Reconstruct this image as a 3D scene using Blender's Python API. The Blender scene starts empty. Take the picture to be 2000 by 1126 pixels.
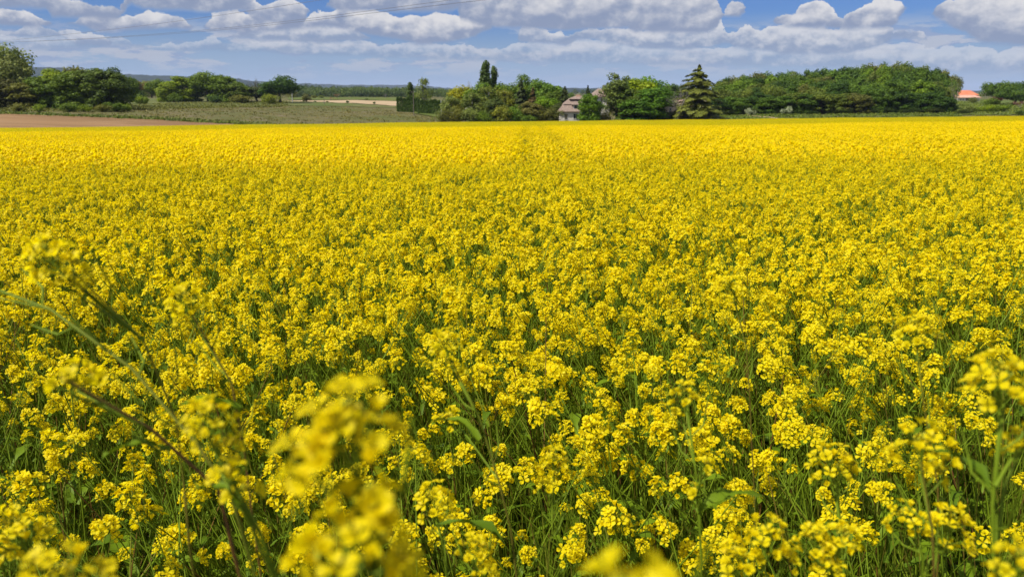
import bpy, math, random
import numpy as np
from mathutils import Vector, Matrix, Euler, Quaternion

sc = bpy.context.scene
col = sc.collection
R = math.radians
rnd = random.Random(7)
rng = np.random.default_rng(7)

# ------------------------------------------------------------------ camera
F = 1483.0                       # focal length in photo pixels (2000 wide)
CX, CY, HOR = 1000.0, 563.0, 178.0
EYE = 1.75
PITCH = math.atan((CY - HOR) / F)
cd = bpy.data.cameras.new('camera')
cam = bpy.data.objects.new('camera', cd)
col.objects.link(cam)
cam.location = (0, 0, EYE)
cam.rotation_euler = (math.pi / 2 - PITCH, 0, 0)
cd.sensor_width = 36.0
cd.lens = F / 2000 * 36.0
cd.clip_start = 0.01
cd.clip_end = 40000
cd.dof.use_dof = True
cd.dof.focus_distance = 2.6
cd.dof.aperture_fstop = 9.3
cd.dof.aperture_blades = 0
sc.camera = cam
sc.render.resolution_x, sc.render.resolution_y = 1024, 576
sc.view_settings.view_transform = 'Standard'
sc.view_settings.look = 'None'
sc.view_settings.exposure = 0.43
sc.view_settings.gamma = 1.0
sc.cycles.use_denoising = True
sc.cycles.max_bounces = 8
sc.cycles.transparent_max_bounces = 8
sc.cycles.volume_bounces = 0
sc.cycles.caustics_reflective = False
sc.cycles.caustics_refractive = False


def row_slope(y):
    """height / forward distance of whatever stands on photo row y"""
    return math.tan(math.atan((CY - y) / F) - PITCH)


def ray(x, y):
    t, v = (x - CX) / F, (CY - y) / F
    return Vector((t, math.cos(PITCH) + v * math.sin(PITCH), -math.sin(PITCH) + v * math.cos(PITCH)))


def P(x, y, d):
    """the point at straight distance d seen at photo pixel (x, y)"""
    return Vector((0, 0, EYE)) + ray(x, y).normalized() * d


def PY(x, y, Y):
    r = ray(x, y)
    return Vector((0, 0, EYE)) + r * (Y / r.y)


# ------------------------------------------------------------------ sun
SUN_AZ, SUN_EL = R(-116), R(53)
S = Vector((math.sin(SUN_AZ) * math.cos(SUN_EL), math.cos(SUN_AZ) * math.cos(SUN_EL), math.sin(SUN_EL)))
ld = bpy.data.lights.new('sun', 'SUN')
ld.energy = 4.9
ld.angle = R(0.5)
ld.color = (1.0, 0.95, 0.86)
sun = bpy.data.objects.new('sun', ld)
col.objects.link(sun)
sun.rotation_euler = S.to_track_quat('Z', 'Y').to_euler()
sun.location = (-40, -20, 60)

# ------------------------------------------------------------------ sky with rows of cumulus
world = bpy.data.worlds.new('World')
sc.world = world
world.use_nodes = True
NT = world.node_tree
NT.nodes.clear()


class NG:
    def __init__(s, nt):
        s.nt = nt

    def n(s, t, **kw):
        nd = s.nt.nodes.new(t)
        for k, v in kw.items():
            setattr(nd, k, v)
        return nd

    def put(s, sock, v):
        if isinstance(v, bpy.types.NodeSocket):
            s.nt.links.new(v, sock)
        else:
            sock.default_value = v

    def m(s, op, a, b=0.0, c=0.0, clamp=False):
        nd = s.n('ShaderNodeMath', operation=op, use_clamp=clamp)
        s.put(nd.inputs[0], a)
        s.put(nd.inputs[1], b)
        if len(nd.inputs) > 2:
            s.put(nd.inputs[2], c)
        return nd.outputs[0]

    def xyz(s, a, b, c=0.0):
        nd = s.n('ShaderNodeCombineXYZ')
        for i, v in enumerate((a, b, c)):
            s.put(nd.inputs[i], v)
        return nd.outputs[0]

    def noise(s, vec, scale, detail=5.0, rough=0.55, dist=0.0):
        nd = s.n('ShaderNodeTexNoise')
        nd.inputs['Scale'].default_value = scale
        nd.inputs['Detail'].default_value = detail
        nd.inputs['Roughness'].default_value = rough
        nd.inputs['Distortion'].default_value = dist
        if vec is not None:
            s.put(nd.inputs['Vector'], vec)
        return nd

    def mixc(s, f, a, b, blend='MIX'):
        nd = s.n('ShaderNodeMix', data_type='RGBA', blend_type=blend)
        s.put(nd.inputs[0], f)
        s.put(nd.inputs[6], a)
        s.put(nd.inputs[7], b)
        return nd.outputs[2]

    def smooth(s, v, a, b, lo=0.0, hi=1.0):
        nd = s.n('ShaderNodeMapRange', interpolation_type='SMOOTHSTEP')
        s.put(nd.inputs[0], v)
        for i, q in enumerate((a, b, lo, hi)):
            s.put(nd.inputs[i + 1], q)
        return nd.outputs[0]

    def sep(s, v):
        nd = s.n('ShaderNodeSeparateXYZ')
        s.put(nd.inputs[0], v)
        return nd.outputs

    def curve(s, v, pts):
        nd = s.n('ShaderNodeFloatCurve')
        s.put(nd.inputs['Value'], v)
        c = nd.mapping.curves[0]
        nd.mapping.use_clip = False
        pts = sorted(pts)
        c.points[0].location = pts[0]
        c.points[1].location = pts[-1]
        for p in pts[1:-1]:
            c.points.new(*p)
        for p in c.points:
            p.handle_type = 'VECTOR'
        nd.mapping.update()
        return nd.outputs[0]


g = NG(NT)
tc = g.n('ShaderNodeTexCoord')
dx, dy, dz = g.sep(tc.outputs['Generated'])
AZ = g.m('ARCTAN2', dx, dy)
HYP = g.m('SQRT', g.m('ADD', g.m('MULTIPLY', dx, dx), g.m('MULTIPLY', dy, dy)))
EL = g.m('DIVIDE', dz, g.m('MAXIMUM', HYP, 0.05))


def sky_xy(x, y):
    d = ray(x, y)
    return math.atan2(d.x, d.y), d.z / math.hypot(d.x, d.y)


EL0, ELR, AZR = -0.05, 0.25, 1.36


def sky_pts(pts):
    out = []
    for x, y in pts:
        a, e = sky_xy(x, y)
        out.append((a / AZR + 0.5, (e - EL0) / ELR))
    first, last = out[0], out[-1]
    if first[0] > 0.001:
        out.insert(0, (0.0, first[1]))
    if last[0] < 0.999:
        out.append((1.0, last[1]))
    return out


sky = g.n('ShaderNodeTexSky', sky_type='NISHITA')
sky.sun_disc = False
sky.sun_elevation = SUN_EL
sky.sun_rotation = SUN_AZ
sky.air_density = 1.0
sky.dust_density = 0.6
sky.ozone_density = 2.5
bg_sky = g.n('ShaderNodeBackground')
NT.links.new(g.mixc(0.85, sky.outputs[0], (0.20, 0.44, 1.0, 1), 'MULTIPLY'), bg_sky.inputs[0])
bg_sky.inputs[1].default_value = 0.072
pale = (0.335, 0.465, 0.66, 1)

# every shell: seed, top line, base line, noise scale, warp az, warp el, softness, lit, shade, opacity
S1t = [(-100, -40), (238, -40), (243, 25), (250, -10), (300, -40), (490, -40), (500, 12), (540, 8), (565, -2), (598, 12), (603, 30), (640, 15), (660, -30), (885, -35),
       (893, -10), (900, -40), (1385, -40), (1405, 5), (1412, 35), (1450, 60), (1808, 60), (1815, 24), (1845, 2), (1862, 9), (1890, -12), (2100, -40)]
S1b = [(-100, 12), (88, 13), (100, 30), (238, 36), (244, 10), (252, 2), (275, 10), (320, 18), (482, 20), (500, 40), (595, 45), (602, 12), (640, 8), (665, 18),
       (880, 20), (892, 12), (900, 35), (960, 48), (1100, 57), (1225, 52), (1240, 60), (1380, 60), (1405, 48), (1412, 25), (1450, 10), (1808, 10), (1818, 30),
       (1850, 45), (1920, 80), (2100, 92)]
S2t = [(-100, 18), (60, 22), (98, 44), (106, 60), (150, 42), (170, 32), (260, 36), (290, 26), (330, 36), (378, 48), (385, 62), (405, 44), (440, 22), (462, 20),
       (485, 34), (560, 45), (600, 34), (622, 25), (650, 27), (662, 20), (712, 22), (762, 30), (780, 38), (800, 31), (825, 36), (852, 28), (880, 35), (932, 40),
       (962, 51), (970, 70), (1410, 70), (1416, 18), (1430, 8), (1446, 10), (1454, 22), (1458, 70), (1500, 70), (1508, 42), (1530, 34), (1552, 30), (1572, 9),
       (1597, 0), (1620, 14), (1632, 32), (1648, 46), (1655, 30), (1673, 27), (1692, 11), (1722, -1), (1760, 4), (1773, 18), (1776, 60), (2100, 70)]
S2b = [(-100, 48), (98, 48), (106, 40), (150, 46), (200, 60), (372, 52), (385, 40), (405, 58), (480, 62), (560, 56), (600, 52), (640, 47), (700, 62), (760, 72),
       (820, 84), (880, 80), (922, 72), (962, 52), (970, 30), (1410, 30), (1418, 30), (1452, 33), (1458, 10), (1500, 10), (1508, 47), (1560, 50), (1640, 54),
       (1700, 53), (1745, 52), (1772, 46), (1776, 5), (2100, 10)]
S3t = [(-100, 90), (20, 70), (40, 55), (66, 50), (115, 65), (124, 62), (136, 57), (152, 64), (215, 80), (222, 100), (420, 90), (470, 62), (540, 50), (640, 45), (682, 55),
       (722, 72), (730, 95), (1004, 95), (1012, 72), (1026, 54), (1046, 58), (1070, 68), (1080, 74), (1096, 64), (1112, 78), (1124, 64), (1160, 58), (1300, 62),
       (1350, 62), (1376, 58), (1396, 45), (1410, 48), (1420, 64), (1432, 68), (1442, 54), (1460, 50), (1478, 62), (1492, 66), (1510, 54), (1540, 50), (1580, 58),
       (1640, 62), (1655, 40), (1676, 50), (1742, 60), (1752, 90), (1756, 62), (1762, 55), (1782, 68), (1800, 60), (1813, 72), (1818, 110), (2100, 110)]
S3b = [(-100, 68), (20, 68), (66, 70), (118, 68), (150, 86), (215, 88), (222, 70), (420, 70), (480, 72), (560, 78), (620, 82), (700, 76), (724, 73), (730, 60), (1004, 60),
       (1014, 80), (1070, 82), (1112, 86), (1124, 74), (1180, 80), (1250, 92), (1340, 95), (1400, 86), (1420, 80), (1432, 90), (1490, 98), (1540, 102), (1620, 105),
       (1690, 95), (1742, 78), (1752, 60), (1757, 74), (1813, 76), (1818, 40), (2100, 40)]
S4t = [(-100, 90), (0, 76), (60, 78), (130, 72), (215, 80), (240, 76), (260, 92), (300, 90), (340, 85), (350, 94), (390, 84), (420, 79), (440, 92), (470, 84), (560, 85), (600, 80), (632, 85), (642, 81), (722, 88), (742, 96),
       (765, 92), (810, 85), (850, 88), (872, 92), (900, 92), (942, 98), (980, 101), (1000, 90), (1040, 82), (1092, 90), (1120, 85), (1150, 80), (1230, 85), (1300, 94), (1400, 98),
       (1500, 94), (1600, 100), (1660, 97), (1690, 90), (1720, 93), (1780, 91), (1810, 96), (1860, 95), (1900, 95), (1940, 101), (1953, 112), (1966, 100),
       (2000, 92), (2100, 85)]
S4b = [(-100, 96), (130, 94), (240, 88), (350, 98), (420, 94), (560, 102), (740, 108), (1000, 118), (1200, 122), (1660, 128), (1800, 138), (2100, 138)]


def shell(base_col, seed, tp, bp, sc_, wa, we, soft, lit, shd, op, thick=0.022):
    v = g.xyz(g.m('MULTIPLY_ADD', AZ, 1.0, seed), g.m('MULTIPLY', EL, 1.35), seed * 0.37)
    nz = g.noise(v, sc_, 8.0, 0.67)
    nr, ng, nb = g.sep(nz.outputs['Color'])
    # billowing: rounded lumps pointing up
    bil = g.m('ABSOLUTE', g.m('SUBTRACT', nb, 0.5))
    azw = g.m('MULTIPLY_ADD', g.m('SUBTRACT', nr, 0.5), wa, AZ)
    u = g.m('MULTIPLY_ADD', azw, 1 / AZR, 0.5)
    top = g.m('MULTIPLY_ADD', g.curve(u, sky_pts(tp)), ELR, EL0)
    bas = g.m('MULTIPLY_ADD', g.curve(u, sky_pts(bp)), ELR, EL0)
    w = g.m('MULTIPLY_ADD', g.m('SUBTRACT', ng, 0.5), we, g.m('MULTIPLY', bil, we * 0.9))
    elt = g.m('ADD', EL, w)
    elb = g.m('MULTIPLY_ADD', g.m('SUBTRACT', nb, 0.5), we * 0.5, EL)
    mt = g.smooth(g.m('SUBTRACT', top, elt), -0.004, -0.004 + soft)
    mb = g.smooth(g.m('SUBTRACT', elb, bas), -0.003 - soft * 1.5, soft)
    al = g.m('MULTIPLY', g.m('MULTIPLY', mt, mb), op)
    # puffs lit from the upper left
    v2 = g.n('ShaderNodeVectorMath', operation='ADD')
    NT.links.new(v, v2.inputs[0])
    v2.inputs[1].default_value = (-0.006, 0.010, 0.0)
    nz2 = g.noise(v, sc_ * 1.4, 6.0, 0.55)
    nz3 = g.noise(v2.outputs[0], sc_ * 1.4, 6.0, 0.55)
    emb = g.m('SUBTRACT', nz2.outputs[0], nz3.outputs[0])
    h = g.m('DIVIDE', g.m('SUBTRACT', elt, bas), g.m('MULTIPLY_ADD', g.m('SUBTRACT', top, bas), 0.55, thick * 0.45))
    s = g.smooth(g.m('MULTIPLY_ADD', emb, 1.7, h), 0.0, 1.15)
    c = g.mixc(s, shd, lit)
    return g.mixc(al, base_col, c), al


LIT = (0.86, 0.84, 0.84, 1)
SHD = (0.285, 0.345, 0.50, 1)


def blend(c, f):
    return tuple(c[i] * (1 - f) + pale[i] * f for i in range(3)) + (1,)


# far strata near the horizon: many thin flat clouds
cl = pale
stv = g.xyz(g.m('MULTIPLY', AZ, 1.0), g.m('MULTIPLY', EL, 4.2), 3.3)
st = g.noise(stv, 10.0, 7.0, 0.6).outputs[0]
st2 = g.noise(g.xyz(g.m('MULTIPLY', AZ, 1.0), g.m('MULTIPLY_ADD', EL, 4.2, -0.014), 3.3), 22.0, 7.0, 0.6).outputs[0]
sta = g.m('MULTIPLY', g.smooth(st, 0.46, 0.55), g.m('MULTIPLY', g.smooth(EL, 0.004, 0.045, 0.0, 0.85), g.smooth(EL, 0.095, 0.06)))
stl = g.smooth(g.m('SUBTRACT', st2, st), -0.05, 0.04)
stc = g.mixc(stl, (0.60, 0.61, 0.68, 1), (0.34, 0.41, 0.61, 1))
strata = g.mixc(sta, cl, stc)
far_a = g.m('MAXIMUM', g.smooth(EL, 0.095, 0.020), g.m('MULTIPLY', sta, g.smooth(EL, 0.30, 0.08)))
lay, a5 = shell(strata, 11.3, S4t, S4b, 44.0, 0.020, 0.019, 0.0012, blend(LIT, 0.18), blend(SHD, 0.42), 0.78, 0.016)
lay, a3 = shell(lay, 5.7, S3t, S3b, 38.0, 0.020, 0.020, 0.0011, blend(LIT, 0.08), blend(SHD, 0.2), 0.92)
lay, a2 = shell(lay, 2.1, S2t, S2b, 32.0, 0.022, 0.018, 0.0016, LIT, SHD, 0.97)
lay, a1 = shell(lay, 8.9, S1t, S1b, 25.0, 0.022, 0.018, 0.0018, LIT, SHD, 0.97, 0.04)
# unseen broken cloud higher up and round the back, brightened to lift ambient light
hv = g.n('ShaderNodeVectorMath', operation='MULTIPLY')
NT.links.new(tc.outputs['Generated'], hv.inputs[0])
hv.inputs[1].default_value = (1, 1, 2.2)
hi = g.noise(hv.outputs[0], 3.2, 6.0, 0.55).outputs[0]
hia = g.m('MULTIPLY', g.smooth(hi, 0.46, 0.58), g.smooth(EL, 0.17, 0.30))
lay = g.mixc(hia, lay, (1.2, 1.17, 1.13, 1))
mx = far_a
for a in (a5, a3, a2, a1, hia):
    mx = g.m('MAXIMUM', mx, a)
bg_cl = g.n('ShaderNodeBackground')
NT.links.new(lay, bg_cl.inputs[0])
bg_cl.inputs[1].default_value = 0.67
ms = g.n('ShaderNodeMixShader')
NT.links.new(mx, ms.inputs[0])
NT.links.new(bg_sky.outputs[0], ms.inputs[1])
NT.links.new(bg_cl.outputs[0], ms.inputs[2])
wo = g.n('ShaderNodeOutputWorld')
NT.links.new(ms.outputs[0], wo.inputs[0])
world.cycles.sampling_method = 'MANUAL'
world.cycles.sample_map_resolution = 512

# ------------------------------------------------------------------ lie of the land
A_Y, A_X = 0.035, 0.0104
TC = np.array([-700, 0, 250, 500, 700, 850, 1000, 1200, 1350, 1500, 1700, 1850, 1900, 2000, 2700], float)
TR = [
    (250, [211, 211, 214, 224, 231, 235, 237, 235, 230, 225, 224, 222.5, 221, 220, 219]),
    (300, [207, 207, 209, 214, 219, 224, 231, 231, 226, 221, 219, 216, 213, 212, 212]),
    (400, [196, 198, 199, 199, 201, 207, 214, 214, 205, 188, 176, 198, 202, 203, 202]),
    (600, [190, 190, 190, 193, 193, 195, 200, 200, 195, 185, 180, 190, 193, 193, 190]),
    (950, [189, 189, 189, 190, 190, 190, 191, 191, 190, 189, 188, 189, 190, 190, 190]),
    (2000, [184] * 15),
    (4500, [181] * 15),
]
EC = ([-700, 0, 500, 800, 1400, 2000, 2700], [150, 150, 190, 215, 222, 226, 226])
TY = np.array([0.0] + [r[0] for r in TR])
TZ = np.array([[EYE + r[0] * row_slope(v) for v in r[1]] for r in TR])
T_T = (TC - CX) / (F * 1.033)


def edge_Y(px):
    return np.interp(px, *EC)


def hgt(X, Y):
    """ground height, vectorised"""
    X = np.asarray(X, float)
    Y = np.asarray(Y, float)
    t = np.clip(X / np.maximum(Y, 1.0), -1.15, 1.15)
    px = np.clip(CX + t * F * 1.033, -700, 2700)
    E = edge_Y(px)
    plane = -A_Y * Y + A_X * np.clip(X, -250, 250)
    planeE = -A_Y * E + A_X * np.clip(t * E, -250, 250)
    cols_ = np.stack([np.interp(px, TC, TZ[i]) for i in range(len(TR))])     # rows x n
    knots = np.stack([E] + [np.full_like(E, float(r[0])) for r in TR])
    vals = np.concatenate([planeE[None], cols_])
    z = plane.copy()
    for i in range(len(TR)):
        a, b = knots[i], knots[i + 1]
        m = (Y > a) & (Y <= b)
        f = np.clip((Y - a) / (b - a), 0, 1)
        f = f * f * (3 - 2 * f) * 0.5 + f * 0.5
        z = np.where(m, vals[i] * (1 - f) + vals[i + 1] * f, z)
    z = np.where(Y > 4500, vals[-1], z)
    rip = (0.05 * np.sin(X * 0.11 + Y * 0.05) + 0.045 * np.sin(X * 0.31 - Y * 0.13 + 1.0)) * np.clip(Y / 60, 0, 1)
    return z + rip


def gz(x, y):
    return float(hgt(np.array([x]), np.array([y]))[0])


def gpt(px, Y):
    """ground point in photo column px at forward distance Y"""
    X = (px - CX) / (F * 1.033) * Y     # good to a pixel for the rows near the horizon
    return Vector((X, Y, gz(X, Y)))


# ------------------------------------------------------------------ mesh and tagging helpers
class MB:
    """collects vertices and faces, builds one mesh"""

    def __init__(s):
        s.v, s.q, s.t, s.c, s.n = [], [], [], [], 0
        s.qm, s.tm = [], []

    def add(s, v, f, mat=0, tint=0.5):
        v = np.asarray(v, float).reshape(-1, 3)
        f = np.asarray(f, int)
        s.v.append(v)
        t = np.asarray(tint, float)
        s.c.append(np.full(len(v), float(t)) if t.ndim == 0 else t)
        if f.shape[1] == 4:
            s.q.append(f + s.n)
            s.qm.append(np.full(len(f), mat))
        else:
            s.t.append(f + s.n)
            s.tm.append(np.full(len(f), mat))
        s.n += len(v)
        return s

    def join(s, o, M=None, mat=None):
        """append another MB, transformed"""
        V = np.concatenate(o.v)
        if M is not None:
            A = np.array(M)
            V = V @ A[:3, :3].T + A[:3, 3]
        n0 = s.n
        s.v.append(V)
        s.c.append(np.concatenate(o.c))
        if o.q:
            s.q.append(np.concatenate(o.q) + n0)
            s.qm.append(np.concatenate(o.qm) if mat is None else np.full(sum(map(len, o.q)), mat))
        if o.t:
            s.t.append(np.concatenate(o.t) + n0)
            s.tm.append(np.concatenate(o.tm) if mat is None else np.full(sum(map(len, o.t)), mat))
        s.n += len(V)
        return s

    def mesh(s, name, mats, smooth=False):
        V = np.concatenate(s.v)
        Q = np.concatenate(s.q) if s.q else np.zeros((0, 4), int)
        T = np.concatenate(s.t) if s.t else np.zeros((0, 3), int)
        me = bpy.data.meshes.new(name)
        me.vertices.add(len(V))
        me.vertices.foreach_set('co', V.astype(np.float32).ravel())
        L = np.concatenate([Q.ravel(), T.ravel()]).astype(np.int32)
        me.loops.add(len(L))
        me.loops.foreach_set('vertex_index', L)
        nf = len(Q) + len(T)
        me.polygons.add(nf)
        ls = np.concatenate([np.arange(len(Q)) * 4, len(Q) * 4 + np.arange(len(T)) * 3]).astype(np.int32)
        me.polygons.foreach_set('loop_start', ls)
        me.polygons.foreach_set('loop_total', np.concatenate([np.full(len(Q), 4), np.full(len(T), 3)]).astype(np.int32))
        mi = np.concatenate(s.qm + s.tm).astype(np.int32) if nf else np.zeros(0, np.int32)
        me.polygons.foreach_set('material_index', mi)
        me.polygons.foreach_set('use_smooth', np.full(nf, smooth))
        a = me.attributes.new('tint', 'FLOAT', 'POINT')
        a.data.foreach_set('value', np.concatenate(s.c).astype(np.float32))
        for m in (mats if isinstance(mats, (list, tuple)) else [mats]):
            me.materials.append(m)
        me.update()
        me.validate()
        return me

    def build(s, name, mats, parent=None, smooth=False):
        return link(name, s.mesh(name, mats, smooth), parent)

    # shapes
    def tube(s, pts, rad, seg=5, mat=0, tint=0.5, cap=False):
        pts = np.asarray([tuple(p) for p in pts], float)
        n = len(pts)
        rad = np.broadcast_to(np.asarray(rad, float), (n,))
        d = np.gradient(pts, axis=0)
        d /= np.linalg.norm(d, axis=1)[:, None] + 1e-12
        up = np.array([0.0, 0, 1.0]) if abs(d[0][2]) < 0.9 else np.array([1.0, 0, 0])
        a = np.cross(d, up)
        a /= np.linalg.norm(a, axis=1)[:, None] + 1e-12
        b = np.cross(d, a)
        th = np.arange(seg) * 2 * math.pi / seg
        ring = a[:, None, :] * np.cos(th)[None, :, None] + b[:, None, :] * np.sin(th)[None, :, None]
        v = (pts[:, None, :] + ring * rad[:, None, None]).reshape(-1, 3)
        i = np.arange(n - 1)[:, None] * seg
        j = np.arange(seg)[None, :]
        k = (j + 1) % seg
        f = np.stack([i + j, i + k, i + seg + k, i + seg + j], -1).reshape(-1, 4)
        s.add(v, f, mat, tint)
        return s

    def box(s, x0, x1, y0, y1, z0, z1, mat=0, tint=0.5):
        v = [(x, y, z) for z in (z0, z1) for y in (y0, y1) for x in (x0, x1)]
        f = [(0, 2, 3, 1), (4, 5, 7, 6), (0, 1, 5, 4), (2, 6, 7, 3), (0, 4, 6, 2), (1, 3, 7, 5)]
        return s.add(v, f, mat, tint)


def link(name, data, parent=None):
    o = bpy.data.objects.new(name, data)
    col.objects.link(o)
    if parent is not None:
        o.parent = parent
    return o


def empty(name, loc, rz=0.0, sc3=(1, 1, 1)):
    o = link(name, None)
    o.empty_display_size = 0.3
    o.location = loc
    o.rotation_euler = (0, 0, rz)
    o.scale = sc3
    return o


def tag(o, label=None, cat=None, group=None, kind=None):
    for k, v in (('label', label), ('category', cat), ('group', group), ('kind', kind)):
        if v:
            o[k] = v
    return o


# ------------------------------------------------------------------ materials
def mat(name, fn):
    m = bpy.data.materials.new(name)
    m.use_nodes = True
    nt = m.node_tree
    nt.nodes.clear()
    G = NG(nt)
    out = G.n('ShaderNodeOutputMaterial')
    sh = fn(G)
    nt.links.new(sh, out.inputs[0])
    return m


def principled(G, colr, rough=0.8, spec=0.3, normal=None):
    p = G.n('ShaderNodeBsdfPrincipled')
    G.put(p.inputs['Base Color'], colr)
    p.inputs['Roughness'].default_value = rough
    p.inputs['Specular IOR Level'].default_value = spec
    if normal is not None:
        G.put(p.inputs['Normal'], normal)
    return p.outputs[0]


def leafy(G, colr, k, rough=0.6, spec=0.25):
    p = principled(G, colr, rough, spec)
    t = G.n('ShaderNodeBsdfTranslucent')
    G.put(t.inputs[0], colr)
    mx_ = G.n('ShaderNodeMixShader')
    mx_.inputs[0].default_value = k
    G.nt.links.new(p, mx_.inputs[1])
    G.nt.links.new(t.outputs[0], mx_.inputs[2])
    return mx_.outputs[0]


def attr(G, name='tint'):
    a = G.n('ShaderNodeAttribute', attribute_name=name)
    return a.outputs['Fac']


def bump(G, h, strength, dist):
    b = G.n('ShaderNodeBump')
    b.inputs['Strength'].default_value = strength
    b.inputs['Distance'].default_value = dist
    G.put(b.inputs['Height'], h)
    return b.outputs[0]


def pos(G):
    return G.n('ShaderNodeNewGeometry').outputs['Position']


def scaled(G, v, s3):
    m_ = G.n('ShaderNodeVectorMath', operation='MULTIPLY')
    G.put(m_.inputs[0], v)
    m_.inputs[1].default_value = s3
    return m_.outputs[0]


def ground_mat(name, c1, c2, c3, s1, s2, stretch=(1, 1, 1), bmp=0.3, bd=0.3):
    def fn(G):
        v = scaled(G, pos(G), stretch)
        a = G.noise(v, s1, 5, 0.6).outputs[0]
        b = G.noise(v, s2, 4, 0.65).outputs[0]
        c = G.mixc(G.smooth(a, 0.35, 0.65), c1, c2)
        c = G.mixc(G.smooth(b, 0.5, 0.75), c, c3)
        return principled(G, c, 0.95, 0.1, bump(G, b, bmp, bd))
    return mat(name, fn)


M_SOIL = ground_mat('field_soil', (0.035, 0.03, 0.015, 1), (0.06, 0.045, 0.025, 1), (0.03, 0.045, 0.012, 1), 1.5, 9, bmp=0.8, bd=0.05)
M_MEADOW = ground_mat('meadow_grass', (0.115, 0.100, 0.040, 1), (0.080, 0.090, 0.022, 1), (0.150, 0.115, 0.070, 1), 0.035, 0.16, (0.8, 0.6, 1), 1.0, 1.2)
M_GREEN = ground_mat('green_grass', (0.075, 0.105, 0.018, 1), (0.115, 0.125, 0.025, 1), (0.05, 0.075, 0.015, 1), 0.05, 0.2, (0.7, 0.6, 1), 0.9, 0.5)
M_VERGE = ground_mat('rough_grass', (0.11, 0.115, 0.035, 1), (0.075, 0.10, 0.022, 1), (0.18, 0.16, 0.07, 1), 0.06, 0.25, (0.7, 0.6, 1), 1.0, 0.8)
M_PLOUGH = ground_mat('ploughed_soil', (0.235, 0.140, 0.066, 1), (0.17, 0.098, 0.044, 1), (0.33, 0.215, 0.115, 1), 0.12, 0.9, (0.03, 0.45, 1), 1.0, 0.25)
M_SAND = ground_mat('dry_stubble', (0.33, 0.245, 0.14, 1), (0.42, 0.31, 0.19, 1), (0.30, 0.23, 0.12, 1), 0.05, 0.5, (0.3, 1.0, 1), 0.5, 0.2)
M_HILL = ground_mat('hill_forest', (0.018, 0.030, 0.026, 1), (0.026, 0.038, 0.028, 1), (0.012, 0.02, 0.02, 1), 0.004, 0.02, (1, 1, 1), 1.0, 12.0)


def grid_sheet(name, ts, Ys, off, material, label_kind='structure'):
    """sheet over a fan: ts = X/Y values, Ys(t) array of distances"""
    V, n = [], None
    for t in ts:
        yy = Ys(t)
        n = len(yy)
        V.append(np.stack([t * yy, yy, hgt(t * yy, yy) + off], 1))
    V = np.concatenate(V)
    m, k = len(ts), n
    i = np.arange(m - 1)[:, None] * k
    j = np.arange(k - 1)[None, :]
    f = np.stack([i + j, i + k + j, i + k + j + 1, i + j + 1], -1).reshape(-1, 4)
    o = MB().add(V, f).build(name, material, smooth=True)
    return tag(o, kind=label_kind)


def px_t(px):
    return (px - CX) / (F * 1.033)


# soil under the crop
xs = np.linspace(-300, 300, 121)
ys = np.linspace(-60, 236, 119)
XX, YY = np.meshgrid(xs, ys, indexing='ij')
V = np.stack([XX.ravel(), YY.ravel(), (hgt(XX.ravel(), YY.ravel()))], 1)
k = len(ys)
i = np.arange(len(xs) - 1)[:, None] * k
j = np.arange(k - 1)[None, :]
f = np.stack([i + j, i + k + j, i + k + j + 1, i + j + 1], -1).reshape(-1, 4)
tag(MB().add(V, f).build('field_soil', M_SOIL, smooth=True), kind='structure')

# open country beyond, out to the horizon
ts = np.linspace(-1.15, 1.15, 231)


def Ys_all(t):
    E = float(edge_Y(np.clip(CX + t * F * 1.033, -700, 2700)))
    return np.concatenate([np.linspace(E + 0.5, 420, 60), np.geomspace(430, 25000, 60)])


grid_sheet('meadow', ts, Ys_all, 0.06, M_MEADOW)


def strip(name, pts_lo, pts_hi, off, material, n=60, k=14):
    """sheet between two lines given as (photo column, forward distance)"""
    lo, hi = np.array(pts_lo, float), np.array(pts_hi, float)
    px = np.linspace(lo[0, 0], lo[-1, 0], n)
    a, b = np.interp(px, lo[:, 0], lo[:, 1]), np.interp(px, hi[:, 0], hi[:, 1])
    wob = 1.2 * np.sin(px * 0.13) + 0.8 * np.sin(px * 0.31 + 1)
    d = {float(px_t(p)): (u + w, v_ + w) for p, u, v_, w in zip(px, a, b, wob)}
    return grid_sheet(name, list(d), lambda t: np.linspace(d[t][0], max(d[t][1], d[t][0] + 0.3), k), off, material)
strip('ploughed_field', [(-600, 150.6), (0, 150.6), (520, 191.6)], [(-600, 218), (0, 212), (120, 211), (300, 207), (520, 200)], 0.16, M_PLOUGH, 90, 20)
strip('stubble_field', [(552, 425), (640, 395), (785, 368)], [(552, 435), (640, 480), (785, 490)], 0.30, M_SAND)
strip('grass_margin', [(562, 500), (785, 500)], [(562, 930), (785, 930)], 0.35, M_GREEN)
strip('grass_bank', [(-600, 262), (0, 262), (240, 290), (420, 330), (560, 345), (785, 350), (870, 290)],
      [(-600, 400), (0, 400), (240, 560), (420, 420), (560, 408), (785, 364), (870, 330)], 0.22, M_VERGE, 120, 20)
strip('grass_lawn', [(808, 300), (862, 262)], [(808, 345), (862, 320)], 0.34, M_GREEN, 20, 8)
strip('grass_verge', [(1385, 223.5), (1500, 225), (1540, 226)], [(1385, 262), (1460, 250), (1540, 227)], 0.14, M_GREEN, 40, 8)
strip('dirt_track', [(1395, 262), (1460, 250), (1540, 227.2), (2100, 228)], [(1395, 285), (1445, 256), (1540, 229.4), (2100, 229.8)], 0.2, M_SAND, 120, 5)
strip('pasture', [(1862, 240), (2200, 240)], [(1862, 520), (2200, 520)], 0.25, M_GREEN, 50, 30)

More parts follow.
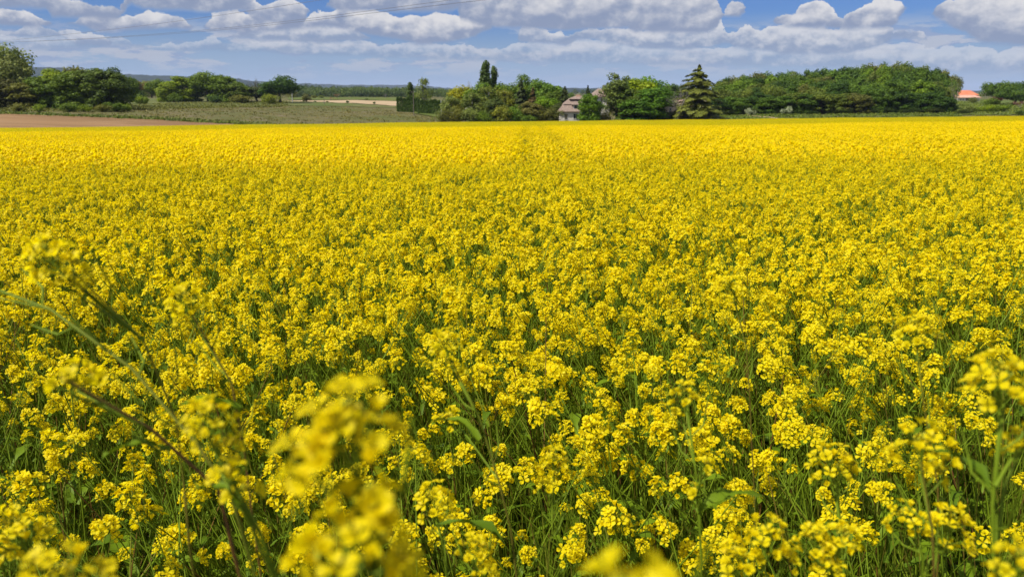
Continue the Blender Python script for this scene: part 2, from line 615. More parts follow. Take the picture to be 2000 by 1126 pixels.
# wooded ridges on the horizon
def ridge(name, Y0, Y1, tops, seed):
    r_ = np.random.default_rng(seed)
    px = np.linspace(-700, 2700, 420)
    top = np.interp(px, *zip(*tops))
    n1 = np.convolve(r_.normal(size=500), np.ones(9) / 9, 'same')[:420]
    n2 = r_.normal(size=420)
    V = []
    kk = 14
    for a_, (p, tp) in enumerate(zip(px, top)):
        zt = EYE + Y1 * row_slope(tp) + n1[a_] * Y1 * 0.0006 + n2[a_] * Y1 * 0.00018
        for b_ in range(kk):
            f_ = b_ / (kk - 1)
            Y = Y0 + (Y1 - Y0) * f_
            t = px_t(p)
            z0 = gz(t * Y0, Y0) - 2
            V.append((t * Y, Y, z0 + (zt - z0) * math.sin(f_ * math.pi / 2) ** 1.1 + (0.0 if f_ in (0, 1) else r_.normal() * Y1 * 0.0004)))
        V.append((px_t(p) * Y1 * 1.3, Y1 * 1.3, gz(px_t(p) * Y1, Y1) - 5))
    kk += 1
    i_ = np.arange(419)[:, None] * kk
    j_ = np.arange(kk - 1)[None, :]
    f = np.stack([i_ + j_, i_ + kk + j_, i_ + kk + j_ + 1, i_ + j_ + 1], -1).reshape(-1, 4)
    return tag(MB().add(V, f).build(name, M_HILL, smooth=True), kind='structure')


ridge('hills', 3800, 5200, [(-700, 128), (0, 131), (60, 131), (130, 134), (250, 146), (360, 150), (470, 155), (520, 164), (575, 176), (900, 184), (1020, 176), (1090, 171), (1180, 173), (1300, 176), (2700, 180)], 3)
ridge('far_hills', 6500, 8500, [(-700, 150), (440, 154), (480, 157), (560, 163), (700, 166.5), (800, 167), (850, 170), (900, 176), (1100, 178), (2700, 178)], 4)

# ------------------------------------------------------------------ trees
def foliage_fn(dark, k=0.28):
    def fn(G):
        oi = G.n('ShaderNodeObjectInfo')
        t = attr(G)
        nz = G.noise(None, 9.0, 3, 0.6)
        tcn = G.n('ShaderNodeTexCoord')
        G.put(nz.inputs['Vector'], tcn.outputs['Object'])
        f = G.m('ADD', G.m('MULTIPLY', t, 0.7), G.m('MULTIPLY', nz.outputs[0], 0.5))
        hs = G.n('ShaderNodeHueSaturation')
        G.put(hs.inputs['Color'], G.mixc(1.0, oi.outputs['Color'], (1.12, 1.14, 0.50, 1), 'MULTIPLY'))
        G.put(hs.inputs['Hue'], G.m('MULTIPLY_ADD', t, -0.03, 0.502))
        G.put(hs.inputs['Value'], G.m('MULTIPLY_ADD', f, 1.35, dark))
        return leafy(G, hs.outputs[0], k, 0.55, 0.2)
    return fn


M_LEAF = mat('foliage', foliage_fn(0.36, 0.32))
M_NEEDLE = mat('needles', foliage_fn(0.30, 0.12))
M_BARK = mat('bark', lambda G: principled(G, G.mixc(G.noise(None, 14, 4).outputs[0], (0.05, 0.038, 0.026, 1), (0.15, 0.125, 0.095, 1)), 0.9, 0.1))
M_BIRCH = mat('birch_bark', lambda G: principled(G, G.mixc(G.smooth(G.noise(None, 20, 3).outputs[0], 0.5, 0.6), (0.52, 0.50, 0.45, 1), (0.08, 0.07, 0.06, 1)), 0.8, 0.1))
M_GREYWOOD = mat('grey_twigs', lambda G: principled(G, G.mixc(G.noise(None, 14, 4).outputs[0], (0.14, 0.12, 0.10, 1), (0.30, 0.27, 0.24, 1)), 0.9, 0.1))


def unit(v):
    return v / (np.linalg.norm(v, axis=-1, keepdims=True) + 1e-12)


def leaf_quads(mb, ctr, nrm, size, r_, tint, mat_=0, aspect=1.0):
    """irregular leaf-clump faces at ctr, facing roughly nrm"""
    n = len(ctr)
    N = unit(nrm)
    a = unit(np.cross(N, r_.normal(size=(n, 3))))
    b = np.cross(N, a)
    s1 = size * r_.uniform(0.6, 1.25, n)[:, None]
    s2 = size * r_.uniform(0.45, 1.0, n)[:, None] * aspect
    j = lambda: r_.uniform(0.55, 1.15, n)[:, None]
    bend = N * (size * r_.uniform(-0.35, 0.1, n)[:, None])
    v = np.stack([ctr - a * s1 * j(), ctr - b * s2 * j() + bend, ctr + a * s1 * j(), ctr + b * s2 * j() + bend * 0.5], 1).reshape(-1, 3)
    f = np.arange(n * 4).reshape(-1, 4)
    mb.add(v, f, mat_, np.repeat(tint, 4))


def sph(n, r_):
    return unit(r_.normal(size=(n, 3)))


def clump_cloud(mb, clumps, r_, per, leaf, up=0.25):
    """clumps: (center, radii) -> leaf faces on their shells"""
    for c, rad in clumps:
        n = per
        d = sph(n, r_)
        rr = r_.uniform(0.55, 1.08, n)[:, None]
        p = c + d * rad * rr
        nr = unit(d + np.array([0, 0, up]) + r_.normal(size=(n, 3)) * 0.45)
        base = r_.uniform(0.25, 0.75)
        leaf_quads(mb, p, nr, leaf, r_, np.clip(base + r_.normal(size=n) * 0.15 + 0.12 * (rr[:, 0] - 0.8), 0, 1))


def broad_crown(seed, nclump=46, per=150, leaf=0.024, zc=0.60, rx=0.40, rz=0.40, low=0.14, lump=(0.10, 0.17), dome=False):
    r_ = np.random.default_rng(seed)
    mb = MB()
    clumps = []
    lob = [(unit(r_.normal(size=3) * [1, 1, 0.7]), r_.uniform(0.0, 0.22)) for _ in range(5)]
    for _ in range(nclump):
        d = unit(r_.normal(size=3) * [1, 1, 0.9])
        k_ = 1.0 + sum(a * max(0, float(d @ l)) ** 3 for l, a in lob) - 0.12
        rr = r_.uniform(0.35, 0.84) * k_
        c = np.array([0, 0, zc]) + d * np.array([rx, rx, rz]) * rr
        c[2] = max(c[2], low + r_.uniform(0, 0.06))
        if dome:
            z = r_.uniform(0.05, 0.93)
            w_ = rx * (1.0 if z < 0.4 else math.sqrt(max(0.0, 1 - ((z - 0.4) / 0.58) ** 2))) * (0.82 + 0.18 * min(1, z / 0.3))
            a_ = r_.uniform(0, 6.283)
            q0 = math.sqrt(r_.uniform(0.15, 1)) * 0.86 * k_
            c = np.array([math.cos(a_) * w_ * q0, math.sin(a_) * w_ * q0, z])
        s_ = r_.uniform(*lump)
        clumps.append((c, np.array([s_, s_, s_ * r_.uniform(0.8, 1.1)])))
    clump_cloud(mb, clumps, r_, per, leaf)
    return mb, [c for c, _ in clumps]


def trunk_mb(seed, top=0.75, r0=0.028, targets=(), lean=0.02):
    r_ = np.random.default_rng(seed + 99)
    mb = MB()
    zz = np.linspace(-0.03, top, 7)
    off = np.cumsum(r_.normal(size=(7, 2)) * lean * 0.5, axis=0)
    off -= off[0]
    pts = np.column_stack([off, zz])
    mb.tube(pts, np.linspace(r0, r0 * 0.18, 7), 7)
    for tg in targets:
        k_ = r_.uniform(0.25, 0.6)
        st_ = np.array([np.interp(k_ * top, zz, pts[:, 0]), np.interp(k_ * top, zz, pts[:, 1]), k_ * top])
        mid = (st_ + tg) / 2 + np.array([0, 0, 0.03])
        mb.tube([st_, mid, tg], [r0 * 0.4, r0 * 0.25, r0 * 0.08], 5)
    return mb


PROTO = {}


def proto(kind, crown, trunk, cm=None, tm=None):
    PROTO[kind] = (crown.mesh(kind + '_crown', cm or M_LEAF) if crown is not None else None, trunk.mesh(kind + '_trunk', tm or M_BARK, True) if trunk is not None else None)


for k_, (sd, kw) in enumerate([(1, {}), (2, dict(rx=0.46, rz=0.36, zc=0.56)), (3, dict(rx=0.36, rz=0.44, zc=0.56, low=0.12)), (4, dict(nclump=58, lump=(0.08, 0.13)))]):
    c, cc = broad_crown(sd, **kw)
    proto('broad%d' % k_, c, trunk_mb(sd, targets=cc[:7]))
for k_, sd in enumerate([11, 12]):    # crown down to the ground
    c, cc = broad_crown(sd, nclump=84, rx=0.36, lump=(0.07, 0.125), dome=True)
    proto('full%d' % k_, c, trunk_mb(sd, targets=cc[:5]))
for k_, sd in enumerate([21, 22, 23]):    # shrubs: low, wide
    c, cc = broad_crown(sd, nclump=22, per=110, zc=0.42, rx=0.42, rz=0.42, low=0.10, lump=(0.12, 0.22), leaf=0.03)
    st_ = MB()
    r_ = np.random.default_rng(sd)
    for q in cc[:7]:
        st_.tube([(q[0] * 0.1, q[1] * 0.1, -0.04), q * [0.6, 0.6, 0.5], q], [0.015, 0.010, 0.004], 5)
    proto('shrub%d' % k_, c, st_)


def column_crown(seed, rx, gaps=0.0, leaf=0.020, n=36, per=120):
    r_ = np.random.default_rng(seed)
    mb = MB()
    cl_ = []
    for q in range(n):
        z = 0.16 + 0.80 * (q + 0.5) / n
        w = rx * math.sin(min(1, (z - 0.02) * 1.25) * math.pi * 0.80 + 0.25) * r_.uniform(0.35, 0.85)
        a = r_.uniform(0, 6.28)
        s_ = rx * r_.uniform(0.38, 0.62)
        cl_.append((np.array([math.cos(a) * w, math.sin(a) * w, z]), np.array([s_, s_, s_ * 1.7])))
    clump_cloud(mb, cl_, r_, per, leaf, 0.1)
    return mb, [c for c, _ in cl_]


for k_, sd in enumerate([31, 32]):
    c, cc = column_crown(sd, 0.10)
    proto('poplar%d' % k_, c, trunk_mb(sd, 0.9, 0.014, cc[::5], 0.01))


def birch_crown(seed):
    r_ = np.random.default_rng(seed)
    mb = MB()
    cc = []
    for q in range(34):
        z = r_.uniform(0.24, 0.93)
        w = 0.24 * math.sin(min(1.0, (1.05 - z) * 1.35) * math.pi / 2) * r_.uniform(0.3, 1.0)
        a = r_.uniform(0, 6.28)
        c = np.array([math.cos(a) * w, math.sin(a) * w, z])
        cc.append(c)
        m = 7
        for _ in range(m):     # hanging sprays
            p0 = c + r_.normal(size=3) * [0.04, 0.04, 0.02]
            L = r_.uniform(0.06, 0.17)
            n = 14
            tt = r_.uniform(0, 1, n)[:, None]
            pp = p0 + tt * np.array([r_.normal() * 0.02, r_.normal() * 0.02, -L]) + r_.normal(size=(n, 3)) * 0.012
            out = unit(pp * [1, 1, 0] + r_.normal(size=(n, 3)) * 0.05 + [0, 0, 0.05])
            leaf_quads(mb, pp, unit(out + r_.normal(size=(n, 3)) * 0.5), 0.019, r_, np.clip(r_.normal(0.5, 0.18, n), 0, 1))
    return mb, cc


for k_, sd in enumerate([41, 42, 43]):
    c, cc = birch_crown(sd)
    proto('birch%d' % k_, c, trunk_mb(sd, 0.92, 0.013, cc[:9], 0.02), tm=M_BIRCH)


def conifer_crown(seed, rx=0.2, tiers=22, ragged=0.35, low=0.06, powr=0.85):
    r_ = np.random.default_rng(seed)
    mb, st_ = MB(), MB()
    for q in range(tiers):
        f = q / (tiers - 1)
        z = low + (0.97 - low) * f
        L0 = rx * (1 - f) ** powr + 0.012
        nb = int(8 - 3 * f)
        a0 = r_.uniform(0, 6.28)
        for b_ in range(nb):
            a = a0 + b_ * 6.283 / nb + r_.normal() * 0.25
            z = low + (0.97 - low) * min(1.0, max(0.0, f + r_.normal() * 0.03 - 0.05 + r_.uniform(0, 0.09)))
            L = (rx * max(0.0, 1 - (z - low) / (0.97 - low)) ** powr + 0.012) * (1 + r_.uniform(-ragged, ragged * 0.6))
            n = int(26 + 170 * L / 0.2)
            tt = r_.uniform(0.08, 1, n)
            side = r_.normal(size=n) * 0.22 * L * (1.15 - tt)
            zz_ = z + 0.12 * L * tt - 0.30 * L * tt ** 2 + r_.normal(size=n) * 0.008
            pp = np.column_stack([math.cos(a) * tt * L - math.sin(a) * side, math.sin(a) * tt * L + math.cos(a) * side, zz_])
            nr = unit(np.column_stack([np.full(n, math.cos(a)), np.full(n, math.sin(a)), np.full(n, 1.1)]) + r_.normal(size=(n, 3)) * 0.4)
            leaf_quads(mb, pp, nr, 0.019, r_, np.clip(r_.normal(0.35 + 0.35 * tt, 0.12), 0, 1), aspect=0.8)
            st_.tube([(0, 0, z), (math.cos(a) * L * 0.5, math.sin(a) * L * 0.5, z), (math.cos(a) * L * 0.9, math.sin(a) * L * 0.9, z - 0.25 * L)], [0.004, 0.003, 0.001], 3)
    st_.tube([(0, 0, -0.03), (0, 0, 0.5), (0, 0, 0.98)], [0.02, 0.011, 0.002], 7)
    return mb, st_


for kd, a_ in {'spruce0': (51, 0.20, 24, 0.25), 'spruce1': (52, 0.17, 22, 0.35)}.items():
    c, t_ = conifer_crown(*a_)
    proto(kd, c, t_, M_NEEDLE)
c, t_ = conifer_crown(53, 0.34, 30, 0.80, 0.03, 0.66)
proto('cedar0', c, t_, M_NEEDLE)
c, cc = broad_crown(54, nclump=80, per=110, leaf=0.018, rx=0.30, rz=0.52, zc=0.49, low=0.07, lump=(0.05, 0.10))
proto('pine0', c, trunk_mb(54, 0.9, 0.02, cc[:6]), M_NEEDLE)


def twig_tree(seed, top=1.0, spread=0.26, with_leaf=False):
    r_ = np.random.default_rng(seed)
    st_, lf = MB(), MB()

    def grow(p, d, L, rad, depth):
        mid = p + d * L * 0.5 + r_.normal(size=3) * L * 0.06
        q = p + d * L + r_.normal(size=3) * L * 0.08
        st_.tube([p, mid, q], [rad, rad * 0.8, rad * 0.6], 4 if depth else 6)
        if depth >= 5:
            return
        if with_leaf and depth >= 3:
            n = 9
            pp = q + r_.normal(size=(n, 3)) * 0.035
            leaf_quads(lf, pp, sph(n, r_) + [0, 0, 0.6], 0.012, r_, np.clip(r_.normal(0.5, 0.2, n), 0, 1))
        for _ in range(3 if depth < 4 else 2):
            nd = unit(d + r_.normal(size=3) * [0.62, 0.62, 0.35] * (0.7 + spread) + [0, 0, 0.18])
            grow(q if r_.random() < 0.7 else mid, nd, L * r_.uniform(0.62, 0.82), rad * 0.58, depth + 1)
    grow(np.array([0, 0, -0.02]), np.array([0, 0, 1.0]), 0.27, 0.016, 0)
    return lf, st_


lf, st_ = twig_tree(61)
proto('bare0', None, st_, tm=M_GREYWOOD)
lf, st_ = twig_tree(62, with_leaf=True)
proto('sparse0', lf, st_, tm=M_GREYWOOD)
lf, st_ = twig_tree(63, with_leaf=True)
proto('sparse1', lf, st_, tm=M_GREYWOOD)


def hedge_crown(seed):
    r_ = np.random.default_rng(seed)
    mb = MB()
    n = 9000
    u = r_.uniform(-0.5, 0.5, (n, 3)) * [1, 1, 1]
    ax = r_.choice([0, 1, 2], n, p=[0.12, 0.5, 0.38])
    sgn = r_.choice([-1, 1], n)
    sgn[ax == 2] = 1
    nr = np.zeros((n, 3))
    nr[np.arange(n), ax] = sgn
    u[np.arange(n), ax] = sgn * 0.5
    p = u * [1, 0.16, 1] + [0, 0, 0.5]
    p += r_.normal(size=(n, 3)) * [0.008, 0.012, 0.045]
    p[:, 2] *= 1 + 0.05 * np.sin(p[:, 0] * 11) + 0.04 * np.sin(p[:, 0] * 37 + 1)
    leaf_quads(mb, p, unit(nr + r_.normal(size=(n, 3)) * 0.45), 0.020, r_, np.clip(r_.normal(0.5, 0.2, n), 0, 1), aspect=3.0)
    return mb


proto('hedge0', hedge_crown(71), MB().tube([(-0.4, 0, -0.05), (-0.4, 0, 0.7)], 0.006, 5).tube([(0.0, 0, -0.05), (0, 0, 0.7)], 0.006, 5).tube([(0.4, 0, -0.05), (0.4, 0, 0.7)], 0.006, 5))

# half-width of every prototype's crown in its own units
HALF = {}
for k_, (cm_, tm_) in PROTO.items():
    vv = np.empty(len((cm_ or tm_).vertices) * 3, np.float32)
    (cm_ or tm_).vertices.foreach_get('co', vv)
    vv = vv.reshape(-1, 3)
    HALF[k_] = (np.percentile(np.abs(vv[:, 0]), 97), vv[:, 2].max())

NAMES = {'broad': 'broadleaf_tree', 'full': 'broadleaf_tree', 'shrub': 'shrub', 'poplar': 'poplar_tree', 'birch': 'birch_tree', 'spruce': 'spruce_tree',
         'cedar': 'cedar_tree', 'pine': 'pine_tree', 'bare': 'bare_tree', 'sparse': 'sparse_tree', 'hedge': 'hedge'}
CATS = {'broad': 'tree', 'full': 'tree', 'shrub': 'shrub', 'hedge': 'hedge'}


def plant_tree(kind, px, ytop, w, Y, colr, label, group=None, zoff=0.0, rz=None):
    """kind standing in photo column px at distance Y, top on row ytop, w photo pixels wide"""
    b = gpt(px, Y)
    b.z += zoff
    H = (EYE + Y * row_slope(ytop)) - b.z
    H = max(H, 0.8)
    hw, ht = HALF[kind][0] * 0.92, HALF[kind][1]
    sz = H / ht
    sx = (w / F * Y * 0.5) / hw
    base = kind.rstrip('0123456789')
    o = empty(NAMES[base], b, rnd.uniform(0, 6.28) if rz is None else rz, (sx, sx, sz))
    tag(o, label, CATS.get(base, 'tree' if base != 'shrub' else 'shrub'), group)
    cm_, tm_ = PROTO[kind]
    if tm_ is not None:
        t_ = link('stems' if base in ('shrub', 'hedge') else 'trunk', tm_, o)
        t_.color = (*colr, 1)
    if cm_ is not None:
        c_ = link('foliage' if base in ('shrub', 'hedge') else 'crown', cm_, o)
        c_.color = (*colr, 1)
    return o


G_MID = (0.080, 0.135, 0.018)
G_DK = (0.040, 0.080, 0.018)
G_BR = (0.135, 0.200, 0.015)
G_YE = (0.230, 0.240, 0.015)
G_OL = (0.120, 0.130, 0.035)
G_BL = (0.040, 0.075, 0.028)
G_GR = (0.125, 0.165, 0.065)
G_BN = (0.150, 0.110, 0.045)

T = [
    # left edge
    ('broad1', -2, 80, 76, 262, G_GR, 'huge rounded tree cut by the left edge, tallest in the left group'),
    ('broad2', 24, 104, 50, 258, (0.16, 0.19, 0.09), 'pale grey-green willow-like tree sloping down beside the huge left-edge tree'),
    ('full0', 4, 150, 56, 246, (0.07, 0.075, 0.03), 'dark brownish green tree in front of the huge tree at the left edge'),
    ('full1', 50, 158, 50, 246, G_OL, 'olive green rounded tree at the left end of the thicket'),
    ('full0', 86, 148, 56, 248, G_MID, 'mid green tree left of the light-topped one in the left thicket'),
    ('full1', 114, 132, 52, 252, G_BR, 'light green tree with a spindly top in the middle of the left thicket'),
    ('full0', 140, 138, 56, 247, G_MID, 'broad mid green tree in the middle of the left thicket'),
    ('birch0', 152, 127, 60, 256, G_OL, 'tree with feathery olive top standing behind the left thicket'),
    ('full1', 176, 132, 60, 249, (0.075, 0.12, 0.02), 'deep green tree right of the feathery one in the left thicket'),
    ('full0', 205, 133, 58, 248, (0.060, 0.098, 0.02), 'darkest front tree at the right end of the left thicket'),
    ('broad0', 228, 128, 44, 270, G_DK, 'dark round-headed tree rising behind the right end of the left thicket'),
    ('broad2', 244, 147, 36, 300, G_MID, 'separate round tree just right of the left thicket'),
    ('full1', 66, 150, 40, 262, (0.11, 0.11, 0.04), 'brownish olive tree behind the left part of the thicket'),
    # thicket feet
    ('shrub0', 32, 201, 24, 226, G_OL, 'low olive bush at the foot of the thicket near the left edge'),
    ('shrub1', 70, 202, 18, 226, G_BR, 'small light green bush by the ploughed field at left'),
    ('shrub2', 132, 199, 30, 230, G_MID, 'low wide bush at the foot of the thicket middle'),
    ('shrub0', 160, 203, 20, 231, G_BR, 'small bright bush beside the wide low bush at the thicket foot'),
    ('shrub1', 196, 203, 28, 233, G_OL, 'low dull green bush at the foot of the darkest thicket tree'),
    ('shrub2', 222, 199, 34, 236, G_MID, 'wide bush at the right foot of the left thicket'),
    ('shrub0', 244, 202, 18, 238, G_BR, 'last small bush on the right of the thicket foot'),
    # middle distance left
    ('broad3', 262, 152, 26, 560, (0.15, 0.13, 0.06), 'brownish tree far off between thicket and hedgerow'),
    ('broad1', 280, 157, 30, 620, G_GR, 'greyish green far tree right of the brownish one'),
    ('broad0', 295, 158, 26, 560, (0.16, 0.12, 0.06), 'tan far tree half hidden behind a dark green round tree'),
    ('broad2', 309, 153, 32, 430, G_MID, 'dark green round tree at the left end of the hedgerow'),
    ('shrub1', 262, 172, 20, 430, G_MID, 'far bush under the grey-green trees'),
    ('shrub2', 276, 175, 16, 425, G_DK, 'dark far bush between the two bright green bushes and trees'),
    ('shrub0', 267, 184, 26, 345, G_BR, 'bright green round bush standing in the grass left of the hedgerow'),
    ('shrub1', 281, 187, 16, 345, G_BR, 'smaller bright green bush beside the round one in the grass'),
    ('full0', 326, 160, 28, 385, (0.145, 0.205, 0.02), 'yellow-green tree, brightest in the hedgerow'),
    ('full1', 358, 148, 52, 395, G_BR, 'wide light green tree in the hedgerow'),
    ('broad3', 380, 158, 32, 405, (0.11, 0.12, 0.05), 'dull tree tucked between the light green tree and the tallest one'),
    ('broad2', 404, 137, 44, 392, G_MID, 'tallest tree of the hedgerow with a rounded pointed head'),
    ('full0', 438, 145, 46, 388, (0.09, 0.15, 0.018), 'round-headed tree right of the tallest hedgerow tree'),
    ('full1', 462, 160, 34, 385, (0.08, 0.125, 0.02), 'lower green tree sloping down at the hedgerow right side'),
    ('broad3', 478, 165, 30, 400, G_DK, 'small dark tree under the bare-topped one'),
    ('sparse0', 497, 150, 34, 402, (0.06, 0.07, 0.04), 'thin dark tree with bare twigs on top'),
    ('broad3', 502, 168, 34, 392, (0.05, 0.07, 0.03), 'dark bushy tree below the bare twigs'),
    ('broad0', 547, 145, 56, 380, (0.035, 0.080, 0.018), 'large dark green round tree closing the hedgerow on the right'),
    ('shrub2', 527, 182, 26, 360, (0.15, 0.19, 0.02), 'yellow-green bush at the foot of the large dark round tree'),
    ('shrub0', 340, 180, 22, 372, G_MID, 'bush under the yellow-green and light green hedgerow trees'),
    ('shrub1', 420, 186, 26, 372, G_DK, 'dark bush under the tallest hedgerow tree'),
    ('shrub2', 470, 184, 34, 370, G_OL, 'olive bush under the sloping end of the hedgerow'),
    # open valley
    ('shrub0', 597, 181, 17, 402, (0.10, 0.11, 0.05), 'dusty olive bush alone on the edge of the pale strip'),
    ('shrub1', 613, 186, 10, 620, G_OL, 'tiny far bush right of the lone dusty one'),
    ('shrub2', 627, 186, 10, 640, G_GR, 'tiny grey-green far bush in the green margin'),
    ('sparse0', 645, 188, 12, 430, (0.22, 0.10, 0.06), 'small reddish twiggy tree on the pale strip'),
    ('sparse1', 660, 182, 15, 560, (0.20, 0.11, 0.07), 'reddish brown small tree before the far wood'),
    ('shrub0', 614, 197, 6, 398, G_DK, 'tiny dark sapling at the left of the pale strip'),
    ('shrub1', 638, 197, 5, 396, G_OL, 'tiny sapling beside the reddish twiggy tree'),
    ('shrub2', 678, 196, 5, 392, G_DK, 'tiny sapling in the middle of the pale strip'),
    ('shrub0', 715, 192, 6, 520, G_DK, 'tiny sapling above the middle of the pale strip'),
    ('shrub1', 730, 198, 5, 386, G_DK, 'tiny sapling on the right half of the pale strip'),
    ('bare0', 752, 182, 9, 640, G_GR, 'thin grey leafless tree before the far wood'),
    ('poplar1', 801, 160, 13, 330, (0.06, 0.10, 0.035), 'slim dark tree rising behind the left clipped hedge'),
    ('birch0', 828, 150, 30, 318, G_GR, 'pale drooping birch between the two clipped hedges'),
    ('birch1', 812, 178, 20, 325, G_MID, 'small birch beside the utility pole'),
    # grove left of the farmhouse
    ('sparse1', 884, 171, 24, 262, (0.05, 0.06, 0.03), 'dark spiky tree top at the left end of the grove'),
    ('shrub0', 868, 212, 26, 222, (0.09, 0.10, 0.035), 'brownish bush at the left foot of the grove'),
    ('birch2', 880, 185, 44, 234, G_GR, 'soft grey-green tree at the left end of the grove'),
    ('broad2', 906, 165, 44, 262, G_YE, 'yellow tree at the back left of the grove'),
    ('sparse0', 924, 155, 36, 272, (0.24, 0.22, 0.13), 'pale half-bare tree behind the yellow one'),
    ('broad0', 934, 158, 48, 254, (0.08, 0.15, 0.018), 'green tree in front of the taller poplar'),
    ('birch1', 922, 178, 46, 232, G_GR, 'birch with a white trunk showing, front left of the grove'),
    ('birch0', 952, 166, 58, 234, (0.115, 0.15, 0.045), 'tall soft birch at the front of the grove below the poplars'),
    ('poplar0', 948, 116, 21, 264, (0.05, 0.09, 0.03), 'taller of the two slim poplars'),
    ('poplar1', 966, 128, 16, 268, (0.055, 0.095, 0.035), 'shorter slim poplar on the right of the pair'),
    ('broad3', 984, 159, 42, 256, (0.08, 0.14, 0.018), 'green tree right of the poplar pair'),
    ('birch2', 984, 172, 42, 238, (0.16, 0.18, 0.04), 'light olive birch in the grove middle'),
    ('broad1', 1006, 160, 40, 262, G_MID, 'green tree left of the big-topped one in the grove'),
    ('broad0', 1027, 142, 44, 268, (0.075, 0.14, 0.03), 'highest broadleaf top in the grove with an uneven head'),
    ('spruce0', 1018, 153, 26, 248, (0.030, 0.045, 0.022), 'dark narrow conifer in the grove middle'),
    ('spruce1', 1041, 170, 24, 246, (0.10, 0.075, 0.045), 'brownish conifer right of the dark narrow one'),
    ('broad2', 1052, 153, 40, 266, (0.07, 0.14, 0.022), 'green tree at the back of the grove right of its highest top'),
    ('broad3', 1073, 156, 44, 262, (0.075, 0.15, 0.022), 'broad green tree at the right shoulder of the grove'),
    ('full0', 1084, 175, 34, 255, G_MID, 'green tree sloping down to the dark conifer near the farmhouse'),
    ('full1', 1066, 187, 38, 238, (0.10, 0.19, 0.012), 'bright round tree in front of the right part of the grove'),
    ('spruce0', 1103, 168, 28, 240, (0.032, 0.048, 0.022), 'dark conifer just left of the farmhouse roof'),
    ('broad0', 1118, 179, 20, 320, (0.08, 0.14, 0.05), 'small round tree seen behind the farmhouse roof'),
    ('spruce1', 1148, 166, 17, 252, (0.025, 0.040, 0.018), 'small dark pointed conifer behind the farmhouse roof'),
    # front bushes of the grove
    ('shrub1', 892, 205, 36, 222, G_OL, 'olive bush at the front left of the grove'),
    ('shrub2', 918, 208, 34, 221, G_GR, 'grey-green bush under the white-trunked birch'),
    ('shrub0', 941, 214, 28, 221, (0.10, 0.17, 0.02), 'fresh green bush in front of the tall soft birch'),
    ('full1', 966, 190, 32, 226, (0.06, 0.09, 0.03), 'dark tree at the front of the grove middle'),
    ('shrub1', 984, 203, 34, 222, (0.16, 0.18, 0.03), 'yellowish bush at the front of the grove'),
    ('shrub2', 1006, 203, 32, 222, (0.075, 0.15, 0.015), 'bright green bush right of the yellowish one'),
    ('full0', 1034, 198, 38, 224, (0.13, 0.13, 0.055), 'dull brownish green bushy tree at the grove front'),
    ('shrub0', 1052, 206, 34, 223, G_OL, 'olive bush before the bright round tree'),
    ('shrub1', 1078, 208, 34, 223, (0.09, 0.10, 0.035), 'brownish green bush left of the farmhouse wall'),
    ('full1', 1092, 200, 22, 232, (0.05, 0.07, 0.025), 'dark bush against the left corner of the farmhouse'),
    ('shrub2', 1030, 222, 30, 218, (0.07, 0.13, 0.015), 'low green bush at the field edge in front of the grove'),
    # around the house
    ('full0', 1154, 181, 33, 216, (0.075, 0.155, 0.012), 'vivid green tree in front of the farmhouse'),
    ('sparse1', 1170, 200, 13, 217, (0.08, 0.09, 0.04), 'thin twiggy tree between the green tree and the pine'),
    ('pine0', 1206, 141, 48, 228, (0.075, 0.110, 0.035), 'big ragged pine right of the farmhouse'),
    ('shrub0', 1184, 213, 24, 219, G_OL, 'olive bush at the foot of the ragged pine'),
    ('broad1', 1248, 147, 74, 262, (0.07, 0.16, 0.015), 'wide green tree behind the lime-topped one'),
    ('full1', 1250, 152, 52, 240, (0.17, 0.24, 0.012), 'lime green round tree between pine and barn'),
    ('full0', 1228, 168, 40, 226, (0.06, 0.10, 0.018), 'dark green tree filling between pine and maple'),
    ('full0', 1276, 168, 62, 228, (0.065, 0.15, 0.018), 'deep green maple-like tree left of the barn'),
    ('full1', 1250, 190, 56, 223, (0.05, 0.12, 0.014), 'low spreading tree at the foot of the lime green one'),
    ('sparse0', 1296, 157, 26, 290, G_GR, 'pale thin tree on the skyline left of the barn'),
    ('broad3', 1318, 162, 38, 330, (0.06, 0.11, 0.035), 'dark green far tree above the barn roof'),
    ('broad0', 1300, 168, 26, 320, (0.07, 0.12, 0.035), 'far green tree beneath the pale thin one'),
    ('bare0', 1327, 172, 30, 222, G_GR, 'bare grey tree in front of the barn'),
    ('shrub1', 1342, 217, 22, 226, (0.10, 0.10, 0.05), 'brownish bush under the big conifer, by the barn'),
    ('shrub2', 1314, 220, 14, 232, (0.12, 0.11, 0.06), 'small brown bush against the barn wall'),
    ('cedar0', 1363, 125, 76, 224, (0.080, 0.098, 0.026), 'tall golden-green conifer standing alone before the wood'),
    ('bare0', 1338, 150, 22, 240, (0.10, 0.08, 0.05), 'brownish thin tree against the left side of the tall conifer'),
    # right edge
    ('sparse1', 1870, 152, 24, 262, G_GR, 'thin pale tree at the right end of the wood'),
    ('shrub0', 1903, 189, 16, 400, (0.11, 0.13, 0.05), 'bush in front of the red-roofed farm building'),
    ('sparse0', 1928, 163, 24, 440, (0.22, 0.19, 0.15), 'greyish bare tree between farm building and right trees'),
    ('broad1', 1949, 157, 46, 372, (0.06, 0.115, 0.02), 'large dark green round tree right of the farm building'),
    ('broad0', 1984, 168, 50, 350, (0.055, 0.11, 0.022), 'full green tree in front of the two right-hand trees'),
    ('broad2', 2000, 158, 48, 385, (0.04, 0.085, 0.018), 'darkest tree at the right edge of the view'),
    ('shrub1', 1951, 183, 16, 362, (0.09, 0.03, 0.035), 'dark red bush under the right-hand trees'),
    ('shrub2', 1938, 190, 24, 330, G_MID, 'green bush below the large round tree at right'),
    ('shrub0', 1922, 208, 22, 262, G_MID, 'green bush left in the row behind the yellow field at right'),
